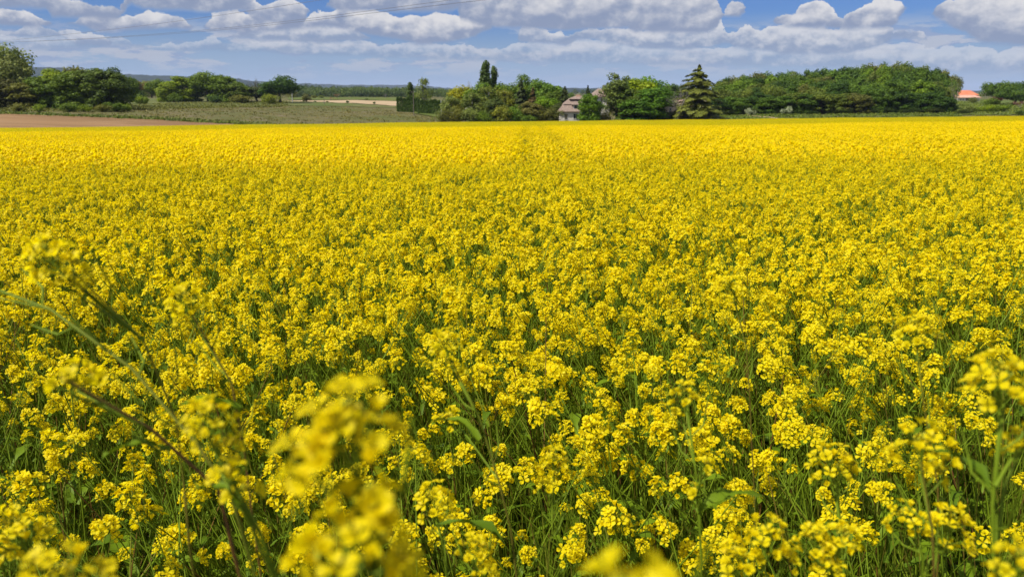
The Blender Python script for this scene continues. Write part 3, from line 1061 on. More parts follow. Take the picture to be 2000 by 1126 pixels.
    ('shrub1', 1940, 203, 34, 258, G_BR, 'light green bush in the row behind the yellow field at right'),
    ('shrub2', 1960, 203, 30, 260, G_MID, 'rounded green bush at the right of the row behind the yellow field'),
    ('shrub0', 1901, 208, 20, 250, (0.06, 0.08, 0.02), 'low dark bush near the right end of the wood'),
    ('shrub1', 1886, 212, 26, 246, (0.05, 0.07, 0.02), 'dark low bush touching the right end of the wood'),
    ('sparse1', 1999, 196, 28, 300, (0.20, 0.09, 0.06), 'reddish brown young tree at the right edge'),
    ('shrub2', 1998, 214, 14, 240, G_DK, 'small dark bush at the right edge behind the field'),
]
for a in T:
    if a[0][:4] in ('full', 'broa'):
        a = a[:3] + (a[3] * 1.14,) + a[4:]
    plant_tree(*a)
plant_tree('hedge0', 796, 187, 39, 316, (0.055, 0.105, 0.025), 'left of the two dark clipped hedges, cut square', 'clipped hedges', rz=0.0)
plant_tree('hedge0', 840, 192, 45, 300, (0.055, 0.105, 0.025), 'right of the two dark clipped hedges, longer and lower', 'clipped hedges', rz=-0.1)

# the wooded hill on the right: every tree its own object
SKY_PX = [1388, 1420, 1450, 1500, 1560, 1600, 1640, 1680, 1720, 1760, 1800, 1840, 1865, 1882]
SKY_Y = [158, 148, 142, 139, 135, 133, 130, 126, 118, 118, 125, 138, 152, 170]
LB = {'G_DK': 'dark green', 'G_MID': 'mid green', 'G_BR': 'bright green', 'G_OL': 'olive', 'G_BN': 'brownish'}
WC = {'dark green': (0.036, 0.080, 0.018), 'mid green': (0.058, 0.115, 0.020), 'bright green': (0.098, 0.175, 0.018), 'olive': (0.085, 0.120, 0.030), 'brownish': (0.100, 0.112, 0.045)}
KEY = ['dark green', 'mid green', 'bright green', 'olive', 'brownish']
rows = [(262, 0.46, 23, 19), (276, 0.64, 21, 20), (296, 0.78, 21, 20), (318, 0.90, 20, 19), (345, 1.0, 20, 22)]
for ri, (Y, fr, w0, n) in enumerate(rows):
    for q in range(n):
        px = 1402 + (1858 - 1402) * (q + 0.5 + rnd.uniform(-0.35, 0.35)) / n
        if ri == 4:
            px = 1395 + (1864 - 1395) * (q + 0.5 + rnd.uniform(-0.3, 0.3)) / n
        ys_ = np.interp(px, SKY_PX, SKY_Y)
        yb = 222
        yt = yb + (ys_ - yb) * fr + rnd.uniform(-5, 5) * (1 if ri < 4 else 0.45)
        ck = rnd.choices(KEY, [3, 5, 2.2, 2.0, 0.6])[0]
        c0 = WC[ck]
        v = rnd.uniform(0.85, 1.2)
        kd = rnd.choice(['broad0', 'broad1', 'broad2', 'broad3', 'full0', 'full1'] if ri else ['full0', 'full1'])
        where = ['at the foot of the wooded hill', 'in the lower rows of the wooded hill', 'halfway up the wooded hill', 'high on the wooded hill', 'on the skyline of the wooded hill'][ri]
        part = 'left' if px < 1560 else ('middle' if px < 1720 else 'right')
        plant_tree(kd, px, yt, w0 * rnd.uniform(1.45, 2.1), Y + rnd.uniform(-5, 5), tuple(a * v for a in c0),
                   '%s leafy tree %s, %s part' % (ck, where, part), 'trees of the wooded hill')
for px, yt, w in [(1466, 210, 11), (1532, 212, 9), (1544, 206, 11), (1476, 215, 8)]:
    plant_tree('shrub1', px, yt, w, 254, (0.30, 0.34, 0.44), 'shrub with whitish blossom at the foot of the wooded hill', 'blossoming shrubs below the wood')
for q in range(16):
    px = 1420 + q * 29 + rnd.uniform(-8, 8)
    plant_tree('shrub%d' % (q % 3), px, 213 + rnd.uniform(-4, 2), rnd.uniform(18, 30), 256 + (4 if q % 2 else 0), tuple(a * rnd.uniform(0.8, 1.1) for a in (0.035, 0.055, 0.018)),
               'dark undergrowth shrub along the foot of the wooded hill', 'dark shrubs along the foot of the wood')

# far woods in the valley: masses nobody could count
def wood_mass(name, px0, px1, Y0, Y1, ytop, n, w, seed, colr, per=150):
    r_ = np.random.default_rng(seed)
    mb = MB()
    for _ in range(n):
        px = r_.uniform(px0, px1)
        Y = r_.uniform(Y0, Y1)
        X = px_t(px) * Y
        z0 = gz(X, Y)
        zt = EYE + Y * row_slope(np.interp(px, *zip(*ytop)) + r_.normal() * 1.0)
        Hh = (zt - z0) * (0.82 + 0.18 * (Y - Y0) / (Y1 - Y0 + 1))
        rx = w / F * Y * r_.uniform(0.4, 0.62)
        base = r_.uniform(0.2, 0.8)
        for _k in range(5):
            d0 = sph(1, r_)[0]
            c = np.array([X, Y, z0 + Hh * 0.52]) + d0 * [rx * 0.6, rx * 0.6, Hh * 0.28]
            m = per // 5
            d = sph(m, r_)
            p = c + d * [rx * 0.6, rx * 0.6, Hh * 0.30] * r_.uniform(0.7, 1.05, m)[:, None]
            p[:, 2] = np.maximum(p[:, 2], z0)
            leaf_quads(mb, p, unit(d + [0, 0, 0.25] + r_.normal(size=(m, 3)) * 0.35), Hh * 0.085, r_, np.clip(base + r_.normal(size=m) * 0.12, 0, 1))
    o = mb.build(name, M_LEAF)
    o.color = (*colr, 1)
    return tag(o, kind='stuff')


wood_mass('valley_wood', 565, 900, 905, 985, [(565, 168), (620, 170), (700, 169), (870, 172), (900, 172)], 330, 15, 5, (0.065, 0.105, 0.038), 130)
wood_mass('distant_wood', 240, 1200, 1700, 1950, [(240, 168), (560, 163.5), (600, 163), (700, 168), (760, 171), (1000, 174), (1200, 174)], 420, 11, 6, (0.040, 0.065, 0.035), 80)
wood_mass('hazy_wood', 235, 575, 640, 760, [(235, 158), (300, 161), (420, 166), (575, 172)], 150, 17, 8, (0.115, 0.125, 0.055), 130)
wood_mass('back_wood', 1080, 1400, 560, 640, [(1080, 178), (1110, 184), (1200, 184), (1280, 168), (1400, 160)], 90, 22, 9, (0.06, 0.10, 0.03), 130)

# rough grass and weeds over the open ground, one mass
def weeds(name, n, pxr, Yf, seed, colr, hgt_, clus=0.5):
    r_ = np.random.default_rng(seed)
    px = r_.uniform(*pxr, n)
    Y = Yf(px, r_.random(n))
    X = px_t(px) * Y
    k = 7
    base = np.repeat(np.column_stack([X, Y, hgt(X, Y)]), k, 0)
    s_ = np.repeat(r_.uniform(0.5, 1.3, n), k)
    p = base + r_.normal(size=(n * k, 3)) * np.column_stack([s_ * 0.9, s_ * 0.5, s_ * 0.0]) + np.column_stack([np.zeros(n * k), np.zeros(n * k), r_.uniform(0.1, 1.0, n * k) * hgt_ * s_])
    mb = MB()
    leaf_quads(mb, p, unit(r_.normal(size=(n * k, 3)) * 0.6 + [0, -0.3, 0.7]), 0.38, r_, np.clip(np.repeat(r_.uniform(0.1, 0.9, n), k) + r_.normal(size=n * k) * 0.12, 0, 1))
    o = mb.build(name, M_LEAF)
    o.color = (*colr, 1)
    return tag(o, kind='stuff')


weeds('rough_weeds', 2600, (-40, 560), lambda px, u: np.interp(px, [-40, 240, 400, 560], [222, 240, 300, 335]) + u ** 1.5 * 90, 21, (0.095, 0.105, 0.032), 0.55)
weeds('field_edge_weeds', 900, (-40, 870), lambda px, u: np.interp(px, [-40, 0, 300, 520, 700, 870], [212.5, 212.5, 207.5, 201, 206, 218]) + u ** 2 * 10, 22, (0.075, 0.105, 0.022), 0.4)
weeds('meadow_growth', 1500, (120, 860), lambda px, u: np.interp(px, [120, 520, 860], [210, 200, 222]) + u * np.interp(px, [120, 700, 860], [120, 150, 50]), 23, (0.120, 0.112, 0.045), 0.12)
weeds('pasture_weeds', 1300, (1860, 2080), lambda px, u: 238 + u * 170, 24, (0.085, 0.12, 0.025), 0.5)
weeds('bank_weeds', 900, (1385, 1880), lambda px, u: 232 + u * 22, 25, (0.075, 0.11, 0.025), 0.35)

# ------------------------------------------------------------------ buildings, poles, wires
def tile_mat(name, c1, c2, s=2.5):
    def fn(G):
        p_ = pos(G)
        n = G.noise(p_, s, 4, 0.6).outputs[0]
        n2 = G.noise(scaled(G, p_, (1, 1, 6)), 3.0, 3, 0.6).outputs[0]
        c = G.mixc(G.smooth(n, 0.3, 0.7), c1, c2)
        c = G.mixc(G.m('MULTIPLY', G.smooth(n2, 0.5, 0.7), 0.5), c, tuple(q * 0.55 for q in c1[:3]) + (1,))
        return principled(G, c, 0.85, 0.2, bump(G, n2, 0.6, 0.08))
    return mat(name, fn)


M_TILE = tile_mat('weathered_roof_tiles', (0.20, 0.150, 0.120, 1), (0.28, 0.21, 0.17, 1))
M_TILE2 = tile_mat('barn_roof_tiles', (0.24, 0.165, 0.12, 1), (0.31, 0.22, 0.16, 1))
M_TILE_RED = tile_mat('red_roof_tiles', (0.50, 0.145, 0.07, 1), (0.60, 0.21, 0.11, 1), 0.6)
M_TILE_PINK = tile_mat('faded_roof_tiles', (0.46, 0.26, 0.19, 1), (0.55, 0.34, 0.25, 1), 0.6)
M_RENDER = ground_mat('pale_render', (0.70, 0.66, 0.58, 1), (0.60, 0.56, 0.48, 1), (0.45, 0.42, 0.36, 1), 0.4, 2.0, (1, 1, 1), 0.2, 0.02)
M_STONE = ground_mat('beige_stone', (0.46, 0.38, 0.28, 1), (0.38, 0.31, 0.22, 1), (0.28, 0.23, 0.17, 1), 0.4, 2.0, (1, 1, 1), 0.4, 0.04)
M_GLASS = mat('dark_window', lambda G: principled(G, (0.02, 0.025, 0.03, 1), 0.08, 0.6))
M_TRIM = mat('white_trim', lambda G: principled(G, (0.72, 0.70, 0.66, 1), 0.6))
M_SHUT = mat('green_shutter', lambda G: principled(G, (0.10, 0.13, 0.09, 1), 0.7))
M_WOOD = mat('weathered_wood', lambda G: principled(G, G.mixc(G.noise(None, 6, 4).outputs[0], (0.10, 0.08, 0.06, 1), (0.19, 0.16, 0.13, 1)), 0.85))
M_CONC = mat('pale_concrete', lambda G: principled(G, G.mixc(G.noise(None, 6, 4).outputs[0], (0.42, 0.42, 0.40, 1), (0.55, 0.55, 0.52, 1)), 0.85))
M_METAL = mat('dark_metal', lambda G: principled(G, (0.12, 0.12, 0.13, 1), 0.45, 0.5))


def hip_mb(x0, x1, y0, y1, z0, z1, inx0, inx1, iny0, iny1, t=0.18):
    """frustum roof: eaves rectangle at z0 to inset rectangle at z1, closed, with an eaves edge"""
    v = [(x0, y0, z0 - t), (x1, y0, z0 - t), (x1, y1, z0 - t), (x0, y1, z0 - t), (x0, y0, z0), (x1, y0, z0), (x1, y1, z0), (x0, y1, z0),
         (x0 + inx0, y0 + iny0, z1), (x1 - inx1, y0 + iny0, z1), (x1 - inx1, y1 - iny1, z1), (x0 + inx0, y1 - iny1, z1)]
    f = [(3, 2, 1, 0), (0, 1, 5, 4), (1, 2, 6, 5), (2, 3, 7, 6), (3, 0, 4, 7), (4, 5, 9, 8), (5, 6, 10, 9), (6, 7, 11, 10), (7, 4, 8, 11), (8, 9, 10, 11)]
    return MB().add(v, f)


def window(parent, x0, x1, z0, z1, y, name='window', shutters=False):
    w = 0.08
    mb = MB()
    mb.box(x0 - w, x0, y - 0.06, y + 0.05, z0 - w, z1 + w).box(x1, x1 + w, y - 0.06, y + 0.05, z0 - w, z1 + w)
    mb.box(x0, x1, y - 0.06, y + 0.05, z1, z1 + w).box(x0, x1, y - 0.10, y + 0.05, z0 - w, z0)
    mb.box((x0 + x1) / 2 - 0.025, (x0 + x1) / 2 + 0.025, y - 0.05, y, z0, z1)
    o = mb.build(name, M_TRIM, parent)
    MB().box(x0, x1, y - 0.02, y + 0.05, z0, z1).build('pane', M_GLASS, o)
    if shutters:
        for a in (x0 - w - 0.5, x1 + w):
            MB().box(a + 0.02, a + 0.48, y - 0.07, y - 0.02, z0, z1).build('shutter', M_SHUT, o)
    return o


# farmhouse (local x to the right, y away, z up); placed at the ground behind the crop
HB = gpt(1118, 226)
HB.z -= 0.1
k = 226 * 1.0 / F * 1.0            # metres per photo pixel there


def hx(px):
    return (px - 1118) * k


def hz(y):
    return EYE + 226 * row_slope(y) - HB.z


house = empty('farmhouse', HB)
tag(house, 'pale-walled farmhouse with brown tiled hipped roofs and dormer half hidden by a vivid green tree', 'house')
w0, w1 = hx(1095), hx(1142)
ez = hz(217.5)
MB().box(w0, w1, 0, 8, -0.5, ez).build('wall', M_RENDER, house)
r1 = hip_mb(hx(1091.5), hx(1144), -0.55, 8.55, ez, hz(204), hx(1103) - hx(1091.5), 0.6, 2.0, 2.0)
rf = r1.build('roof', M_TILE, house)
hip_mb(hx(1102), hx(1143), 1.1, 6.9, hz(203.4), hz(192.5), 1.9, 1.2, 2.2, 2.2, 0.12).build('upper_roof', M_TILE, rf)
hip_mb(hx(1113), hx(1141), 1.9, 6.1, hz(193.5), hz(187.3), 2.1, 0.5, 1.9, 1.9, 0.1).build('ridge_roof', M_TILE, rf)
ch = MB().box(hx(1127), hx(1135), 3.3, 4.2, hz(190), hz(185.5)).build('chimney', M_TILE_PINK, rf)
# dormer
dm = MB().box(hx(1120.5), hx(1130.5), 0.25, 2.6, hz(215), hz(204.3)).build('dormer', M_RENDER, house)
window(dm, hx(1122.5), hx(1128.5), hz(213), hz(205.4), 0.24)
hip_mb(hx(1117), hx(1134), -0.15, 3.2, hz(204.2), hz(198), 1.1, 1.1, 0.9, 0.0, 0.1).build('dormer_roof', M_TILE, dm)
window(house, hx(1104), hx(1109.5), hz(233.5), hz(222.5), -0.01)
window(house, hx(1121), hx(1129.5), hz(232), hz(222.5), -0.01)
window(house, hx(1137), hx(1140), hz(233), hz(224), -0.01)
# tall block to the right
b0, b1 = hx(1157), hx(1190)
MB().box(b0, b1, 1.5, 9.5, -0.5, hz(189)).build('wall', M_RENDER, house)
rf2 = hip_mb(b0 - 0.5, b1 + 0.5, 1.0, 10.0, hz(188.5), hz(173), 2.6, 0.9, 3.2, 3.2).build('roof', M_TILE, house)
MB().box(hx(1178), hx(1181.5), 3.0, 4.0, hz(182), hz(168)).box(hx(1177.6), hx(1181.9), 2.93, 4.07, hz(168), hz(167)).build('chimney', M_STONE, rf2)
window(house, hx(1162), hx(1166), hz(199.5), hz(192.5), 1.49)
window(house, hx(1173), hx(1176), hz(199.5), hz(192.5), 1.49)
d_ = MB().box(hx(1171), hx(1176), 1.42, 1.49, hz(236), hz(224.5)).build('door', M_WOOD, house)
MB().box(hx(1175), hx(1175.4), 1.36, 1.42, hz(231), hz(230.4)).build('handle', M_METAL, d_)
MB().box(hx(1142), hx(1157), 2.0, 7.0, -0.5, hz(203)).build('link_wall', M_RENDER, house)
MB().tube([(hx(1126), 3.7, hz(186)), (hx(1126), 3.7, hz(181))], 0.03, 5).tube([(hx(1123.5), 3.7, hz(182)), (hx(1128.5), 3.7, hz(182))], 0.02, 5).tube([(hx(1124.5), 3.7, hz(183)), (hx(1127.5), 3.7, hz(183))], 0.02, 5).build('roof_aerial', M_METAL, rf)

# small outbuilding left of the house roof
SB = gpt(1083, 240)
sh = empty('outbuilding', SB)
tag(sh, 'small pink-roofed outbuilding glimpsed left of the farmhouse', 'shed')
k2 = 240 / F
zt = EYE + 240 * row_slope(200) - SB.z
MB().box(-1.2, 1.6, 0, 4, -0.3, zt - 0.9).build('wall', M_STONE, sh)
hip_mb(-1.5, 1.9, -0.3, 4.3, zt - 0.9, zt, 0.3, 0.3, 2.1, 2.1, 0.1).build('roof', M_TILE_PINK, sh)

# barn left of the tall conifer
BB = gpt(1330, 262)
barn = empty('barn', BB, R(-6))
tag(barn, 'low beige barn with brown tiled roof behind the bare tree', 'barn')
kb = 262 / F
zr, ze = EYE + 262 * row_slope(195) - BB.z, EYE + 262 * row_slope(206.5) - BB.z
MB().box(-28 * kb, 32 * kb, 0, 8, -0.4, ze).build('wall', M_STONE, barn)
hip_mb(-29.5 * kb, 33.5 * kb, -0.5, 8.5, ze, zr, 0.4, 0.4, 4.4, 4.4).build('roof', M_TILE2, barn)
d_ = MB().box(-6 * kb, 2 * kb, -0.06, 0.0, -0.2, ze * 0.72).build('door', M_WOOD, barn)
MB().box(1.0 * kb, 1.3 * kb, -0.12, -0.06, 1.1, 1.2).build('handle', M_METAL, d_)
window(barn, -20 * kb, -16 * kb, ze * 0.45, ze * 0.8, -0.01)
window(barn, 10 * kb, 14 * kb, ze * 0.45, ze * 0.8, -0.01)

# red-roofed farm building on the far right
FB = gpt(1900, 455)
farm = empty('farm_building', FB, R(4))
tag(farm, 'far white farm building with a bright red tiled roof and a faded lean-to', 'farm building')
kf = 455 / F


def fz(y):
    return EYE + 455 * row_slope(y) - FB.z


MB().box(-30 * kf, 16 * kf, 4, 16, -0.6, fz(186)).build('wall', M_RENDER, farm)
v = [(-31, 3.4, 186), (22, 3.4, 186), (22, 16.6, 186), (-31, 16.6, 186), (-31, 10, 176.5), (17.5, 10, 176.5)]
V = [(a * kf, b, fz(c)) for a, b, c in v] + [(a * kf, b, fz(c) - 0.25) for a, b, c in v[:4]]
mb = MB().add(V, [(0, 1, 5, 4), (2, 3, 4, 5), (7, 6, 0, 3) if False else (6, 7, 1, 0), (7, 8, 2, 1), (8, 9, 3, 2), (9, 6, 0, 3), (9, 8, 7, 6)])
mb.add([V[1], V[2], V[5]], [(0, 1, 2)])
mb.add([V[3], V[0], V[4]], [(0, 1, 2)])
mb.build('roof', M_TILE_RED, farm)
hip_mb(-31 * kf, 17 * kf, -1.2, 3.9, fz(190.5), fz(185.6), 0.2, 1.4, 4.9, 0.0, 0.2).build('porch_roof', M_TILE_PINK, farm)
MB().box(-30 * kf, -12.5 * kf, -0.6, 4, -0.6, fz(191.2)).box(-3 * kf, 15 * kf, -0.6, 4, -0.6, fz(191.2)).build('porch_wall', M_RENDER, farm)
MB().box(-9.6 * kf, -9.0 * kf, -0.7, -0.5, -0.6, fz(191.2)).box(-6.2 * kf, -5.6 * kf, -0.7, -0.5, -0.6, fz(191.2)).build('porch_post', M_TRIM, farm)
for a in (-24, -19):
    window(farm, a * kf, (a + 2.2) * kf, fz(196.5), fz(193), -0.62)

# poles
def pole(px, Y, ytop, rad, m_, label, arm=False, name='utility_pole'):
    b = gpt(px, Y)
    H = EYE + Y * row_slope(ytop) - b.z
    o = empty(name, b)
    tag(o, label, 'pole')
    MB().tube([(0, 0, -0.5), (0, 0, H * 0.5), (0, 0, H)], [rad, rad * 0.85, rad * 0.7], 8, cap=True).build('shaft', m_, o, True)
    if arm:
        MB().box(-0.7, 0.7, -0.06, 0.06, H - 0.5, H - 0.38).build('crossarm', m_, o)
        for a in (-0.6, 0.0, 0.6):
            MB().tube([(a, 0, H - 0.38), (a, 0, H - 0.2), (a, 0, H - 0.12)], [0.03, 0.05, 0.01], 6).build('insulator', M_CONC, o)
    return o


pole(807, 280, 178, 0.15, M_WOOD, 'dark wooden pole in front of the clipped hedges', True)
pole(570, 392, 179, 0.22, M_CONC, 'pale concrete pole beside the large dark round tree')
pole(632, 372, 192, 0.16, M_WOOD, 'short dark post on the edge of the pale strip', name='field_post')
pole(861, 292, 195, 0.10, M_CONC, 'thin pale post at the right end of the clipped hedges', name='field_post')

# overhead wires: they sag from behind the left trees to high over the right
def wire(pts, label, n=60):
    """pts: photo points with distances; a smooth line through them"""
    W = [PY(x, y, Y) for x, y, Y in pts]
    A = np.array([tuple(w) for w in W])
    t = np.linspace(0, 1, len(A))
    u = np.linspace(0, 1, n)
    cf = [np.polyfit(t, A[:, i], len(A) - 1 if len(A) < 4 else 3) for i in range(3)]
    p = np.column_stack([np.polyval(c_, u) for c_ in cf])
    o = MB().tube(p, 0.024, 6).build('power_line', M_METAL, smooth=True)
    return tag(o, label, 'power line', 'overhead power lines')


wire([(10, 80, 210), (240, 55, 160), (450, 27, 122), (740, -17, 90)], 'uppermost overhead wire, leaving the frame first at the top')
wire([(0, 83, 212), (300, 67, 152), (600, 37, 112), (985, -13, 78)], 'middle overhead wire, just above the lowest one')
wire([(-20, 83.5, 214), (300, 69, 150), (600, 41, 110), (1060, -12, 76)], 'lowest of the three overhead wires')

# ------------------------------------------------------------------ the flowering crop
def petal_fn(G):
    t = attr(G)
    c = G.mixc(G.smooth(t, 0.0, 0.35), (0.68, 0.58, 0.008, 1), (0.91, 0.75, 0.003, 1))
    c = G.mixc(G.smooth(t, 0.6, 1.0), c, (0.96, 0.82, 0.007, 1))
    pz = G.noise(scaled(G, pos(G), (1.0, 0.45, 0.0)), 0.11, 3, 0.6).outputs[0]
    c = G.mixc(G.smooth(pz, 0.35, 0.65, 0.0, 0.30), c, (0.74, 0.60, 0.004, 1))
    return leafy(G, c, 0.58, 0.5, 0.2)


M_PETAL = mat('yellow_petal', petal_fn)
M_BUD = mat('flower_bud', lambda G: leafy(G, G.mixc(attr(G), (0.32, 0.36, 0.02, 1), (0.72, 0.58, 0.01, 1)), 0.2))
M_STEM = mat('stem_green', lambda G: leafy(G, G.mixc(G.smooth(attr(G), 0.45, 0.8), (0.150, 0.215, 0.010, 1), (0.19, 0.095, 0.025, 1)), 0.15, 0.55, 0.15))
M_LEAFG = mat('leaf_green', lambda G: leafy(G, G.mixc(attr(G), (0.050, 0.105, 0.006, 1), (0.150, 0.225, 0.007, 1)), 0.32, 0.55, 0.15))
CROP_MATS = [M_PETAL, M_STEM, M_BUD, M_LEAFG]


def rot_to(d, roll, r_=None):
    """3x3 turning +Z to d with a roll"""
    d = unit(np.asarray(d, float))
    up = np.array([0.0, 1, 0]) if abs(d[2]) > 0.8 else np.array([0, 0, 1.0])
    x = unit(np.cross(up, d))
    y = np.cross(d, x)
    c, s_ = math.cos(roll), math.sin(roll)
    return np.stack([x * c + y * s_, -x * s_ + y * c, d], 1)


def petal_grid(rows):
    """one petal along +x, unit length; rows of (dist, half width, height)"""
    v, f = [], []
    for (a, w, z) in rows:
        v += [(a, -w, z + w * 0.22), (a + w * 0.10, 0, z - 0.02), (a, w, z + w * 0.22)]
    for i_ in range(len(rows) - 1):
        b = i_ * 3
        f += [(b, b + 3, b + 4, b + 1), (b + 1, b + 4, b + 5, b + 2)]
    return np.array(v), np.array(f)


HI_ROWS = [(0.04, 0.05, -0.02), (0.26, 0.12, 0.16), (0.50, 0.30, 0.27), (0.76, 0.42, 0.32), (0.95, 0.36, 0.30), (1.06, 0.14, 0.26)]
MID_ROWS = [(0.05, 0.08, 0.0), (0.55, 0.36, 0.27), (1.02, 0.30, 0.29)]


def add_flower(mb, p, d, size, r_, lod, open_=1.0):
    rows = HI_ROWS if lod == 0 else MID_ROWS
    base = r_.uniform(0.45, 1.0)
    roll = r_.uniform(0, 6.28)
    for q in range(4):
        pv, pf = petal_grid(rows)
        pv = pv.copy()
        tilt = r_.uniform(0.75, 1.25)
        if lod == 0:
            pv[:, 1] *= r_.uniform(0.85, 1.1)
            pv[:, 2] += 0.05 * np.sin(pv[:, 1] * 9 + q + roll) * pv[:, 0]
        # closing flowers: petals folded upward
        o_ = open_ * tilt
        x = pv[:, 0] * min(1, o_)
        z = pv[:, 2] * tilt + pv[:, 0] * (1 - min(1, o_)) * 0.95
        v = np.column_stack([x, pv[:, 1], z])
        a = roll + q * math.pi / 2 + r_.normal() * 0.10
        ca, sa = math.cos(a), math.sin(a)
        v = np.column_stack([v[:, 0] * ca - v[:, 1] * sa, v[:, 0] * sa + v[:, 1] * ca, v[:, 2]])
        tt = np.repeat([0.12 + 0.88 * min(1, r0[0] / 0.5) for r0 in rows], 3) * base
        mb.add((v * size) @ rot_to(d, 0).T + p, pf, 0, tt)
    if lod == 0:
        M3 = rot_to(d, 0)
        for q in range(5):
            a = q * 1.256 + roll
            k_ = 0.13 if q else 0.0
            b = np.array([[0, 0, -0.02], [math.cos(a) * k_, math.sin(a) * k_, 0.42]]) * size
            mb.tube(b @ M3.T + p, [size * 0.035, size * 0.06], 3, 2, 0.5 if q else 0.1)


def octa(mb, p, d, L, w, m_, tint):
    v = np.array([(0, 0, 0), (w, 0, L * 0.45), (0, w, L * 0.45), (-w, 0, L * 0.45), (0, -w, L * 0.45), (0, 0, L)])
    mb.add(v @ rot_to(d, 0.3).T + p, [(0, 2, 1), (0, 3, 2), (0, 4, 3), (0, 1, 4), (5, 1, 2), (5, 2, 3), (5, 3, 4), (5, 4, 1)], m_, tint)


def head_mb(seed, lod=0, nfl=20, rad=0.024, L=0.045, fs=0.0092, lopsided=0.0, pods=True):
    """a raceme: origin where the stalk meets it, axis +Z"""
    r_ = np.random.default_rng(seed)
    mb = MB()
    mb.tube([(0, 0, -0.004), (0, 0, L * 0.5), (0, 0, L * 0.95)], [0.0014, 0.0012, 0.0007], 4 if lod == 0 else 3, 1, 0.3)
    ga = 2.39996
    for q in range(nfl):
        f_ = (q + 0.5) / nfl
        a = q * ga + r_.normal() * 0.25
        if lopsided and math.cos(a - 1.0) < -0.2 and r_.random() < lopsided:
            continue
        h0 = L * (0.12 + 0.80 * f_)
        rr = rad * (1.0 - 0.62 * f_ ** 1.6) * r_.uniform(0.72, 1.18)
        rise = rad * (0.35 + 0.75 * f_) * r_.uniform(0.6, 1.3)
        p1 = np.array([math.cos(a) * rr, math.sin(a) * rr, h0 + rise])
        d = unit(np.array([math.cos(a), math.sin(a), 0.0]) * (0.95 - 0.70 * f_) + [0, 0, 0.75 + 0.60 * f_] + r_.normal(size=3) * 0.26)
        if lod < 2:
            mb.tube([(0, 0, h0), p1 * [0.6, 0.6, 1] - [0, 0, rise * 0.35], p1], 0.0006, 3, 1, 0.25)
        if lod == 2:
            a2 = r_.uniform(0, 6.28)
            M3 = rot_to(d, a2)
            s_ = fs * r_.uniform(0.95, 1.25)
            v = np.array([(-1, -0.12, 0.25), (0, -0.9, 0.1), (1, 0.12, 0.25), (0, 0.9, 0.1)]) * s_
            v2 = np.array([(-0.7, -0.7, 0.12), (0.7, -0.7, 0.3), (0.7, 0.7, 0.12), (-0.7, 0.7, 0.3)]) * s_ * 0.8
            t_ = r_.uniform(0.45, 1)
            mb.add(v @ M3.T + p1, [(0, 1, 2, 3)], 0, t_)
        else:
            add_flower(mb, p1, d, fs * r_.uniform(0.85, 1.12), r_, lod, r_.uniform(0.55, 1.2) if r_.random() < 0.75 else r_.uniform(0.25, 0.5))
    nb = 14 if lod == 0 else (7 if lod == 1 else 2)
    for q in range(nb):
        a = q * ga
        rr = rad * 0.30 * math.sqrt((q + 0.5) / nb)
        p = np.array([math.cos(a) * rr, math.sin(a) * rr, L * 0.97 + rad * (0.62 - 0.35 * (q / nb))])
        octa(mb, p, [math.cos(a) * 0.4, math.sin(a) * 0.4, 1], 0.0058 if lod < 2 else 0.009, 0.0019 if lod < 2 else 0.0035, 2, r_.uniform(0, 1))
    return mb


def head_set(lod, n, s0, scale_n=1.0, fsz=1.0):
    r_ = np.random.default_rng(s0)
    out = []
    for q in range(n):
        out.append(head_mb(s0 + q, lod, int(r_.uniform(14, 27) * scale_n), r_.uniform(0.017, 0.028), r_.uniform(0.014, 0.038), 0.0110 * fsz * r_.uniform(0.92, 1.12), 0.7 if q % 3 == 0 else 0.0))
    return out


HEADS = {0: head_set(0, 8, 100), 1: head_set(1, 6, 200, 1.0, 1.15), 2: head_set(2, 5, 300, 0.66, 1.75)}
HEAD_MESH = [h.mesh('flower_head', CROP_MATS) for h in HEADS[0]]


def leaf_mb(seed, L=0.09, w=0.016, segs=7):
    """a long leaf along +x drooping, folded on its midrib"""
    r_ = np.random.default_rng(seed)
    mb = MB()
    v = []
    ph = r_.uniform(0, 6)
    for q in range(segs + 1):
        s_ = q / segs
        ww = w * (math.sin(min(1, s_ * 1.25 + 0.12) * math.pi * 0.92) ** 0.8) * (1 + 0.15 * math.sin(q * 2.3 + ph))
        z = L * (0.45 * s_ - 0.75 * s_ ** 2)
        v += [(s_ * L, -ww, z + 0.25 * ww + 0.004 * math.sin(q * 1.7 + ph)), (s_ * L, 0, z - 0.15 * ww), (s_ * L, ww, z + 0.25 * ww + 0.004 * math.sin(q * 1.9 + ph + 2))]
    f = []
    for q in range(segs):
        b = q * 3
        f += [(b, b + 3, b + 4, b + 1), (b + 1, b + 4, b + 5, b + 2)]
    mb.add(v, f, 3, r_.uniform(0.1, 0.9))
    return mb


LEAVES = [leaf_mb(400 + q, [0.085, 0.11, 0.07, 0.13][q], [0.013, 0.018, 0.012, 0.024][q]) for q in range(4)]
LEAF_MESH = [l.mesh('leaf', CROP_MATS, True) for l in LEAVES]


